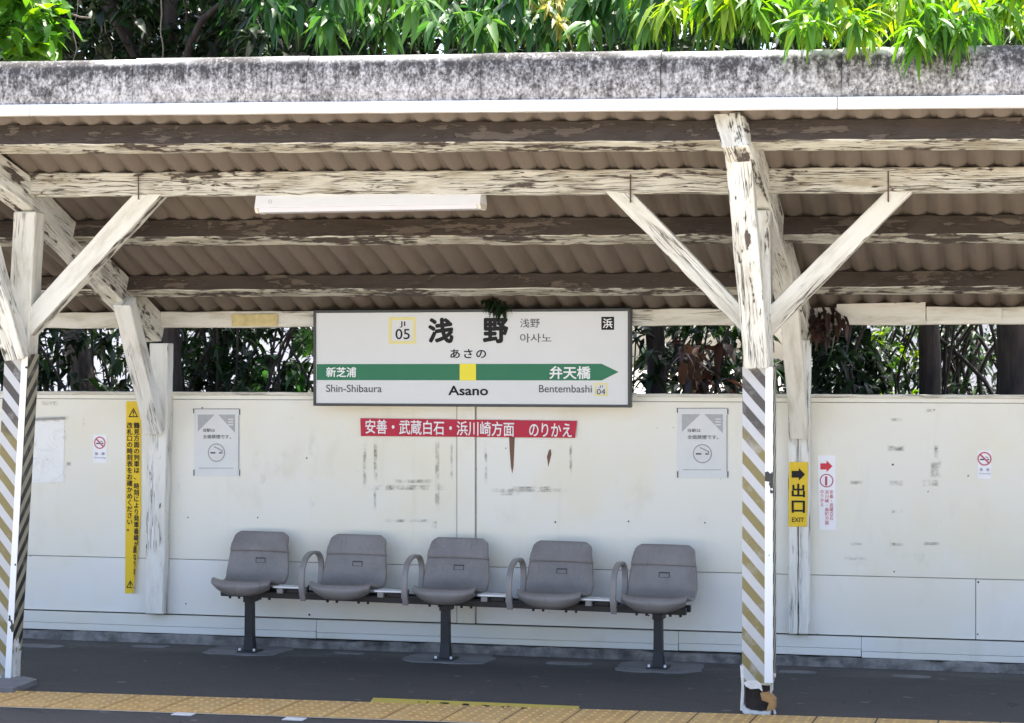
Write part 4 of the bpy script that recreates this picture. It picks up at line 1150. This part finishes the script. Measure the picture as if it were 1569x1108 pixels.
# seat centres along the bench: read from the backs' right edges
def xb(px, dy, z):
    best = min(((abs((pp := BL(x, dy, z)).x * 0) + abs(784.5 + F_PX * (pp.x * CT + pp.y * ST) / (-pp.x * ST + pp.y * CT) - px)), x) for x in np.arange(-.6, LEN + .6, .004))
    return best[1]
seat_x = [xb(px, .17, .67) for px in (402, 550, 705, 862, 1019)]
for x in seat_x: make_seat(x)
def band(path, wd_, th):
    """flat band swept in the bench's y-z plane; path of (x, y, z)"""
    mb = MB(); n = len(path); rows = []
    for k, (x, y, z) in enumerate(path):
        a = np.array(path[max(k - 1, 0)]); b = np.array(path[min(k + 1, n - 1)]); d = (b - a); d = d / np.linalg.norm(d)
        nr = (-d[2], d[1])
        rows.append([BL(x - wd_ / 2, y + nr[0] * th / 2, z + nr[1] * th / 2), BL(x + wd_ / 2, y + nr[0] * th / 2, z + nr[1] * th / 2), BL(x + wd_ / 2, y - nr[0] * th / 2, z - nr[1] * th / 2), BL(x - wd_ / 2, y - nr[0] * th / 2, z - nr[1] * th / 2)])
    i0 = 0
    for r in rows: mb.v += [tuple(p) for p in r]
    for k in range(n - 1):
        for q in range(4):
            mb.f.append((4 * k + q, 4 * k + (q + 1) % 4, 4 * k + 4 + (q + 1) % 4, 4 * k + 4 + q)); mb.mi.append(0); mb.uv.append([(0, 0)] * 4)
    for b_ in (0, 4 * (n - 1)): mb.f.append((b_, b_ + 1, b_ + 2, b_ + 3)); mb.mi.append(0); mb.uv.append([(0, 0)] * 4)
    return mb
for k in range(4):
    xm = (seat_x[k] + seat_x[k + 1]) / 2
    xa = seat_x[k + 1] - .235
    pth = [(xa, y_, z_ - .042) for y_, z_ in ((-.17, .40), (-.195, .46), (-.20, .53), (-.185, .595), (-.14, .645), (-.07, .672), (.01, .676), (.08, .664), (.125, .63), (.14, .57), (.125, .49), (.09, .42))]
    pc = [tuple(p) for p in cat(pth, 3)]
    o = band(pc, .036, .019).build('armrest', MAT['arm'], bench, bevel=.005); fix_normals(o)
    mb = MB(); bmesh_box(mb, xm - .120, xm + .060, -.14, -.03, .424, .434); t = mb.build('side_ledge', MAT['ledge'], bench, bevel=.002)
    mb = MB(); bmesh_box(mb, xm - .06, xm + .03, -.09, .08, ZRail + .018, .423); mb.build('ledge_box', MAT['iron'], t, bevel=.004)
    for dx in (-.085, .065):
        mb = MB(); bmesh_box(mb, xm + dx - .02, xm + dx + .02, -.13, -.10, ZRail + .018, ZRail + .055)
        mb.build('ledge_bracket', MAT['arm'], t, bevel=.004)

# ------------------------------------------------------------------ foliage
def leaves_mesh(base, dirs, length, width_, droop, tint, fold=.25):
    """n curved leaves -> verts, quads, tint"""
    n = len(base); ts = np.array([0, .30, .65, 1.0]); wp = np.array([.10, 1.0, .72, .03])
    up = np.tile([0, 0, 1.0], (n, 1)); side = np.cross(dirs, up); sl = np.linalg.norm(side, axis=1, keepdims=True)
    side = np.where(sl > 1e-3, side / np.maximum(sl, 1e-3), np.array([1.0, 0, 0]))
    roll = rng.uniform(-.7, .7, (n, 1)); nor = np.cross(side, dirs)
    side = side * np.cos(roll) + nor * np.sin(roll); nor = np.cross(side, dirs)
    V = np.zeros((n, 4, 3, 3))
    for k, t in enumerate(ts):
        c = base + dirs * (length * t)[:, None] + np.array([0, 0, -1.0]) * (length * droop * t * t)[:, None]
        hw = (width_ * wp[k] / 2)[:, None]
        V[:, k, 1] = c; V[:, k, 0] = c + side * hw + nor * hw * fold; V[:, k, 2] = c - side * hw + nor * hw * fold
    idx = np.arange(n)[:, None] * 12
    q = []
    for k in range(3):
        for s_ in range(2):
            q.append(np.stack([k * 3 + s_, k * 3 + s_ + 1, (k + 1) * 3 + s_ + 1, (k + 1) * 3 + s_])[None, :] + idx)
    return V.reshape(-1, 3), np.concatenate(q, 0), np.repeat(tint, 12)
def clusters(centers, per, leaf_len, ratio, droop, tint_c, spread=.03, down=0.0, jit=.18, face=None, hang=False):
    """a whorl of leaves on every twig end"""
    n = len(centers); N_ = n * per
    c = np.repeat(centers, per, 0); az_ = rng.uniform(0, 2 * np.pi, N_); el = rng.uniform(-1.3, .12, N_) if hang else rng.uniform(-.9, .75, N_) - down
    d = np.stack([np.cos(az_) * np.cos(el), np.sin(az_) * np.cos(el), np.sin(el)], 1)
    if face is not None: d[:, 1] -= face; d /= np.linalg.norm(d, axis=1, keepdims=True)
    b = c + rng.normal(0, spread, (N_, 3))
    L_ = leaf_len * rng.uniform(.6, 1.25, N_)
    t = np.clip(np.repeat(tint_c, per) + rng.normal(0, jit, N_), 0, 1)
    return leaves_mesh(b, d, L_, L_ * ratio * rng.uniform(.8, 1.2, N_), droop * rng.uniform(.5, 1.4, N_), t)
def leaf_object(name, parts, mats, parent):
    V, Q, T_, Mi = [], [], [], []; off = 0
    for i, (v, q, t, mi) in enumerate(parts):
        V.append(v); Q.append(q + off); T_.append(t); Mi.append(np.full(len(q), mi)); off += len(v)
    V, Q, T_, Mi = np.concatenate(V), np.concatenate(Q), np.concatenate(T_), np.concatenate(Mi)
    me = bpy.data.meshes.new(name); me.vertices.add(len(V)); me.vertices.foreach_set('co', V.astype('f').ravel())
    me.loops.add(len(Q) * 4); me.loops.foreach_set('vertex_index', Q.astype('i').ravel())
    me.polygons.add(len(Q)); me.polygons.foreach_set('loop_start', np.arange(0, len(Q) * 4, 4, dtype='i'))
    me.polygons.foreach_set('material_index', Mi.astype('i'))
    me.polygons.foreach_set('use_smooth', np.ones(len(Q), bool))
    a = me.attributes.new('tint', 'FLOAT', 'POINT'); a.data.foreach_set('value', T_.astype('f'))
    me.update(calc_edges=True); me.validate()
    return link_mesh(name, me, mats, parent)
def in_box(n, lo_, hi_): return rng.uniform(lo_, hi_, (n, 3))
def in_ball(n, c, r, inner=.0):
    d = rng.normal(0, 1, (n, 3)); d /= np.linalg.norm(d, axis=1, keepdims=True)
    return np.array(c) + d * (rng.uniform(inner, 1, (n, 1)) ** (1 / 2.2)) * np.array(r)
def tree_root(name, x, y, label, cat='tree', group=None):
    return empty(name, (x, y, -.05), label, cat, group)
def trunk(root, path, r, mat='bark', name='trunk', branches=()):
    mb = MB(); pts = cat([tuple(p) for p in path], 4); n = len(pts)
    mb.tube([Vector(p) for p in pts], [r[0] + (r[1] - r[0]) * k / (n - 1) + random.uniform(-.004, .004) for k in range(n)], 10)
    for bp, r0, r1 in branches:
        bpts = cat([tuple(p) for p in bp], 4); m_ = len(bpts)
        mb.tube([Vector(p) for p in bpts], [r0 + (r1 - r0) * k / (m_ - 1) for k in range(m_)], 6)
    return mb.build(name, MAT[mat], root, smooth=True)
def limbs(top, n, spread, rise, r0=.05):
    out = []
    for _ in range(n):
        a = random.uniform(0, 2 * math.pi); s_ = random.uniform(.5, 1) * spread
        e = Vector(top) + Vector((math.cos(a) * s_, math.sin(a) * s_ * .8, random.uniform(.3, 1) * rise))
        m_ = Vector(top).lerp(e, .5) + Vector((random.uniform(-.2, .2), random.uniform(-.2, .2), .15))
        out.append(([Vector(top) - Vector((0, 0, .2)), m_, e], r0, .012))
    return out
XY = lambda px, Y, py=300: P(px, py, Y)

# tree behind the left bay: leaning trunk, dark crown overhead, a fresh green spray at the photo's corner
x, Y = XY(130, 14.2).x, 14.2
t1 = tree_root('shade_tree', x, Y, 'leaning brown trunk with a dark crown rising behind the left bay of the canopy')
b_ = P(140, 640, Y); m_ = P(122, 560, Y); u_ = P(112, 505, Y); top = P(60, 200, Y)
trunk(t1, [(b_.x + .05, Y, -.05), (b_.x, Y, 1.2), tuple(m_), tuple(u_), tuple(top), (top.x - .3, Y, 4.6)], (.12, .07), 'bark', branches=limbs((top.x, Y, 3.6), 8, 1.8, 1.6))
parts = []
C = in_ball(420, (x + .5, 14.2, 5.5), (2.6, 2.0, 1.1)); parts.append((*clusters(C, 10, .13, .5, .5, rng.uniform(.1, .6, len(C))), 0))
C = in_box(160, (x - 1.2, 13.6, 3.6), (x + 2.6, 15.5, 4.7)); parts.append((*clusters(C, 9, .12, .5, .5, rng.uniform(0, .5, len(C))), 0))
C = np.array([tuple(P(rng.uniform(50, 430), rng.uniform(-40, 100), rng.uniform(12.7, 13.3))) for _ in range(120)]); parts.append((*clusters(C, 9, .11, .5, .5, rng.uniform(0, .35, len(C))), 0))
C = np.array([tuple(P(rng.uniform(-60, 430), rng.uniform(-40, 100), rng.uniform(13.8, 15.2))) for _ in range(330)]); parts.append((*clusters(C, 9, .13, .5, .5, rng.uniform(0, .45, len(C))), 0))
lo_ = P(-40, 38, 10.9); C = in_box(40, (lo_.x, 10.7, 3.62), (P(52, 0, 10.9).x, 11.3, 4.3)); parts.append((*clusters(C, 9, .12, .75, .5, rng.uniform(.0, .45, len(C)), face=.4), 1))
leaf_object('crown', parts, [MAT['leaf_dark'], MAT['leaf_bright']], t1)

# middle tree: long drooping leaves over the roof
x, Y = XY(640, 13.2).x, 13.2
t2 = tree_root('drooping_tree', x, Y, 'mid green tree with long drooping leaves over the middle of the roof')
trunk(t2, [(x, Y, -.05), (x + .05, Y, 1.8), (x - .05, Y, 3.0), (x, Y, 4.8)], (.13, .06), 'barkd', branches=limbs((x, Y, 3.2), 9, 2.0, 1.4))
parts = []
def over(px0, px1, y0, y1, Y0, Y1, n):
    """twig ends seen over the roof between two pixel columns and rows"""
    out = []
    for _ in range(n):
        Yk = rng.uniform(Y0, Y1); p = P(rng.uniform(px0, px1), rng.uniform(y0, y1), Yk); out.append(tuple(p))
    return np.array(out)
C = in_ball(420, (x + .3, 13.2, 4.9), (2.6, 1.9, 1.2)); parts.append((*clusters(C, 11, .16, .26, .7, rng.uniform(.1, .6, len(C))), 0))
C = over(350, 1010, -45, 95, 11.6, 13.2, 220); parts.append((*clusters(C, 12, .15, .30, .6, rng.uniform(.0, .5, len(C)), face=.2), 2))
C = over(500, 1000, -40, 45, 10.3, 11.4, 74); parts.append((*clusters(C, 14, .150, .30, .45, rng.uniform(.25, 1, len(C)), spread=.018, jit=.12, face=.2, hang=True), 0))
C = over(400, 560, -40, 20, 11.0, 11.6, 14); parts.append((*clusters(C, 13, .150, .30, .45, rng.uniform(.1, .5, len(C)), spread=.018, face=.2, hang=True), 0))
C = over(815, 875, -20, 35, 10.4, 10.9, 12); parts.append((*clusters(C, 14, .13, .18, .6, rng.uniform(.3, .9, len(C)), spread=.018, face=.3, hang=True), 1))
leaf_object('crown', parts, [MAT['leaf_mid'], MAT['leaf_gold'], MAT['leaf_dark']], t2)

# right-hand tree: fresh yellow-green leaves hanging over the eave
x, Y = XY(1425, 13.6).x, 13.6
t3 = tree_root('fresh_tree', x, Y, 'bright yellow green tree hanging its leaves over the right end of the eave')
trunk(t3, [(x, Y, -.05), (x, Y, 1.8), (x - .05, Y, 3.0), (x, Y - .3, 4.6)], (.082, .05), 'barkd',
      branches=limbs((x, Y, 3.3), 6, 1.6, 1.3) + [([(x, Y, 3.2), (x - .5, 12, 4.3), (x - 1.0, 10.4, 4.25)], .05, .012), ([(x, Y, 3.2), (x + .2, 12, 4.3), (x + .2, 10.2, 4.2)], .05, .012)])
parts = []
C = over(990, 1640, -60, 80, 11.6, 13.4, 240); parts.append((*clusters(C, 12, .15, .28, .6, rng.uniform(.0, .6, len(C)), face=.2), 2))
C = over(960, 1620, -40, 30, 10.2, 11.2, 60); parts.append((*clusters(C, 14, .145, .26, .45, rng.uniform(.1, .9, len(C)), spread=.02, jit=.12, face=.2, hang=True), 1))
C = over(985, 1200, -40, 18, 10.0, 10.8, 42); parts.append((*clusters(C, 14, .150, .25, .4, rng.uniform(.3, 1, len(C)), spread=.02, jit=.12, face=.2, hang=True), 0))
C = over(1180, 1640, -45, 24, 9.75, 10.5, 60); parts.append((*clusters(C, 14, .145, .24, .4, rng.uniform(.1, .95, len(C)), spread=.02, jit=.12, face=.2, hang=True), 0))
C = over(1205, 1250, 30, 42, 9.62, 9.70, 3); parts.append((*clusters(C, 12, .12, .26, .4, rng.uniform(.1, .6, len(C)), spread=.015, hang=True), 0))
C = over(1290, 1345, 10, 45, 9.60, 9.70, 6); parts.append((*clusters(C, 13, .13, .24, .4, rng.uniform(.2, .9, len(C)), spread=.015, hang=True), 0))
C = over(1390, 1510, 15, 58, 9.58, 9.70, 13); parts.append((*clusters(C, 13, .13, .23, .4, rng.uniform(.05, .6, len(C)), spread=.018, hang=True), 0))
C = in_ball(160, (x - .3, 13.4, 4.9), (2.0, 1.2, .7)); parts.append((*clusters(C, 10, .16, .24, .8, rng.uniform(.2, .7, len(C))), 0))
leaf_object('crown', parts, [MAT['leaf_bright'], MAT['leaf_mid'], MAT['leaf_dark']], t3)

# more trunks seen in the gap over the wall
for px, r0, nm, lb in ((1556, .14, 'broad_tree', 'broad dark trunk at the right edge of the gap over the wall'),
                       (1003, .075, 'slim_tree', 'slim dark trunk in the gap just right of the station sign'),
                       (262, .07, 'slim_tree', 'slim grey trunk in the gap behind the left wall post')):
    Y = 13.3 if px != 262 else 13.0; x = XY(px, Y).x
    t = tree_root(nm, x, Y, lb)
    trunk(t, [(x, Y, -.05), (x + .02, Y, 1.5), (x - .02, Y, 2.6), (x, Y, 4.4)], (r0, r0 * .7), 'barkd', branches=limbs((x, Y, 3.6), 5, 1.2, 1.2, .04))
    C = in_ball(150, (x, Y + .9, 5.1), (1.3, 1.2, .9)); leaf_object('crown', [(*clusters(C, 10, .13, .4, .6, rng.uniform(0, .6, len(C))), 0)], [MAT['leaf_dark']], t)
# shrubs and saplings in the gap
def shrub(px0, px1, Y0, Y1, z0, z1, n, leaf, mat, label, tint=(0, .6), per=9, ratio=.45, name='shrub', stems=8, group='bushes behind the wall'):
    xa, xb_ = P(px0, 550, Y0).x, P(px1, 550, Y0).x; cx, cy = (xa + xb_) / 2, (Y0 + Y1) / 2
    root = empty(name, (cx, cy, -.05), label, 'bush', group)
    mb = MB()
    for _ in range(stems):
        xx = random.uniform(xa, xb_); yy = random.uniform(Y0, Y1); h_ = random.uniform(.8, 1) * z1
        pts = [Vector((xx + (cx - xx) * .3, yy, -.05)), Vector((xx + random.uniform(-.1, .1), yy, h_ * .45)), Vector((xx + random.uniform(-.2, .2), yy, h_ * .75)), Vector((xx + random.uniform(-.35, .35), yy + random.uniform(-.1, .1), h_))]
        mb.tube([Vector(p) for p in cat([tuple(p) for p in pts], 4)], random.uniform(.006, .016), 6)
    mb.build('stems', MAT['barkd'], root, smooth=True)
    C = in_box(n, (xa, Y0, z0), (xb_, Y1, z1)); leaf_object('foliage', [(*clusters(C, per, leaf, ratio, .5, rng.uniform(*tint, len(C))), 0)], [MAT[mat]], root)
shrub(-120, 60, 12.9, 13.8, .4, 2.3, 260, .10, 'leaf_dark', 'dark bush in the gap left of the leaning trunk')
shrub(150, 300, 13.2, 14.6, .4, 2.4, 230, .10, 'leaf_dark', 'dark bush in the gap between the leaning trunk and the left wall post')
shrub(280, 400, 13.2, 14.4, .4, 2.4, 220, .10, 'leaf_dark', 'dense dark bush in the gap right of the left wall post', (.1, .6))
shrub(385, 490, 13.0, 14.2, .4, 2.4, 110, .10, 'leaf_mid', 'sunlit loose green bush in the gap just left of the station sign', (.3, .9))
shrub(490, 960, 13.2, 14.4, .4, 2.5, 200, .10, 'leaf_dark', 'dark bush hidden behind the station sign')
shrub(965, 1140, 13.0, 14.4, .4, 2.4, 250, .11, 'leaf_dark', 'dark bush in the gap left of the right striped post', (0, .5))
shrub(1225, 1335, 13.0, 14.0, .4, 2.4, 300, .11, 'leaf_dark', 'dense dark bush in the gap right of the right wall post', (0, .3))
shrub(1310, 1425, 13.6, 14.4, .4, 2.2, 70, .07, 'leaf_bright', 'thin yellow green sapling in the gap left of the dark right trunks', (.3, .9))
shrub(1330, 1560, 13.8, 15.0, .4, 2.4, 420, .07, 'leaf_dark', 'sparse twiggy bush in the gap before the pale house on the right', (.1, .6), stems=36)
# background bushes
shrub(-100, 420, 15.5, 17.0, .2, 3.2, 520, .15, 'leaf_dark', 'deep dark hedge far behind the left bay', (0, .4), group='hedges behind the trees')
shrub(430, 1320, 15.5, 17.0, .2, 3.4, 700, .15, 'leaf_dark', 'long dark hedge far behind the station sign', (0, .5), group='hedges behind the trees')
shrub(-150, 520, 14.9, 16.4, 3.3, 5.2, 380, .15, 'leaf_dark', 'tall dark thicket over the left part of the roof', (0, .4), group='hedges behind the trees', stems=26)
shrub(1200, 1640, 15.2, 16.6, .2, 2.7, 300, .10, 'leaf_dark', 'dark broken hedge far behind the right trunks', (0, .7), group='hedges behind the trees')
# bare vines climbing behind the left end of the eave
vr = empty('bare_vine', P(160, 80, 13.2), 'tangle of bare pale vines hanging behind the left end of the eave', 'vine')
mb = MB()
for px, dx in ((152, 6), (168, -4), (200, 3), (208, 8), (245, 12), (60, 20), (112, 10), (290, -15), (350, 12), (375, -20), (395, 8)):
    Yk = random.uniform(12.4, 13.4)
    pts = [P(px + random.uniform(-6, 6) + dx * k / 6, 100 - k * 26, Yk) for k in range(7)]
    mb = MB(); mb.tube([Vector(p) for p in cat([tuple(p) for p in pts], 3)], random.uniform(.003, .008), 5); mb.build('vine_stem', MAT['vine'], vr, smooth=True)
mb = MB(); pts = [P(82, 8, 12.2), P(100, 18, 12.2), P(122, 26, 12.2), P(140, 28, 12.2)]
mb.tube([Vector(p) for p in pts], .007, 5)
mb.build('vine_stem', MAT['vine'], vr, smooth=True)
# withered vine on the wall plate and green sprig over the sign
dv = empty('withered_vine', P(1262, 500, 11.9), 'withered brown vine hanging from the wall plate right of the striped post', 'vine')
C = np.array([tuple(P(random.uniform(1240, 1278), random.uniform(462, 512), random.uniform(11.86, 11.94))) for _ in range(20)])
leaf_object('dead_leaves', [(*clusters(C, 5, .06, .5, .8, rng.uniform(0, .35, len(C)), down=.5), 0)], [MAT['leaf_dead']], dv)
dv = empty('withered_vine', P(1075, 560, 12.6), 'clump of big withered leaves in the gap left of the right striped post', 'vine')
C = np.array([tuple(P(random.uniform(1035, 1115), random.uniform(515, 600), random.uniform(12.5, 12.9))) for _ in range(15)])
leaf_object('dead_leaves', [(*clusters(C, 5, .11, .5, .7, rng.uniform(0, .9, len(C)), down=.4), 0)], [MAT['leaf_dead']], dv)
sp_ = empty('leaf_sprig', P(765, 478, 11.87), 'small dark green sprig poking out over the top of the station sign', 'plant')
C = np.array([tuple(P(x_, y_, 11.86)) for x_, y_ in ((752, 462), (762, 458), (770, 463), (776, 470), (745, 460), (768, 474))])
leaf_object('sprig_leaves', [(*clusters(C, 5, .065, .45, .6, rng.uniform(0, .5, len(C)), down=.3, spread=.012), 0)], [MAT['leaf_dark']], sp_)
mb = MB(); mb.tube([P(750, 486, 11.872), P(754, 470, 11.87), P(762, 458, 11.87)], .003, 5); mb.build('sprig_stem', MAT['barkd'], sp_); mb = MB(); mb.tube([P(770, 480, 11.872), P(766, 466, 11.87), P(762, 455, 11.95)], .003, 5); mb.build('sprig_stem', MAT['barkd'], sp_)

# ------------------------------------------------------------------ pale houses beyond the trees
def house(x0, x1, Y, h, wallc, label, roofc=(.17, .07, .05)):
    root = empty('pale_house', ((x0 + x1) / 2, Y + 3, -.5), label, 'house')
    mw = plain('pale_house_render', wallc, .8, vary=.05, scale=2); mr_ = plain('brown_red_roof', roofc, .8)
    mb = MB(); mb.box((x0, Y, -1.1), (x1, Y + 6, h)); mb.build('house_wall', mw, root)
    mb = MB(); mb.box((x0 - .4, Y - .5, h), (x1 + .4, Y + 6.4, h + .22)); mb.build('roof', mr_, root, bevel=.02)
    n = max(2, int((x1 - x0) / 2.2)); gl = plain('window_glass', (.10, .12, .14), .12)
    for k in range(n):
        xc = x0 + (k + .5) * (x1 - x0) / n
        for z0 in (.2, 3.0):
            if z0 + 1.2 > h: continue
            mb = MB(); mb.box((xc - .55, Y - .03, z0), (xc + .55, Y + .02, z0 + 1.1)); w_ = mb.build('window', MAT['lampw'], root)
            mb = MB(); mb.box((xc - .5, Y - .036, z0 + .05), (xc + .5, Y - .031, z0 + 1.05)); mb.build('pane', gl, w_)
    mb = MB(); mb.box((x0, Y - .04, 2.62), (x1, Y - .001, 2.74)); mb.build('belt_course', mr_, root)
house(P(1200, 500, 24).x, P(1760, 500, 24).x, 24, 5.2, (.78, .76, .72), 'pale house glimpsed through the gap at the right over the wall')
house(P(-60, 500, 26).x, P(640, 500, 26).x, 26, 5.6, (.80, .79, .78), 'pale house glimpsed between the leaves at the upper left')
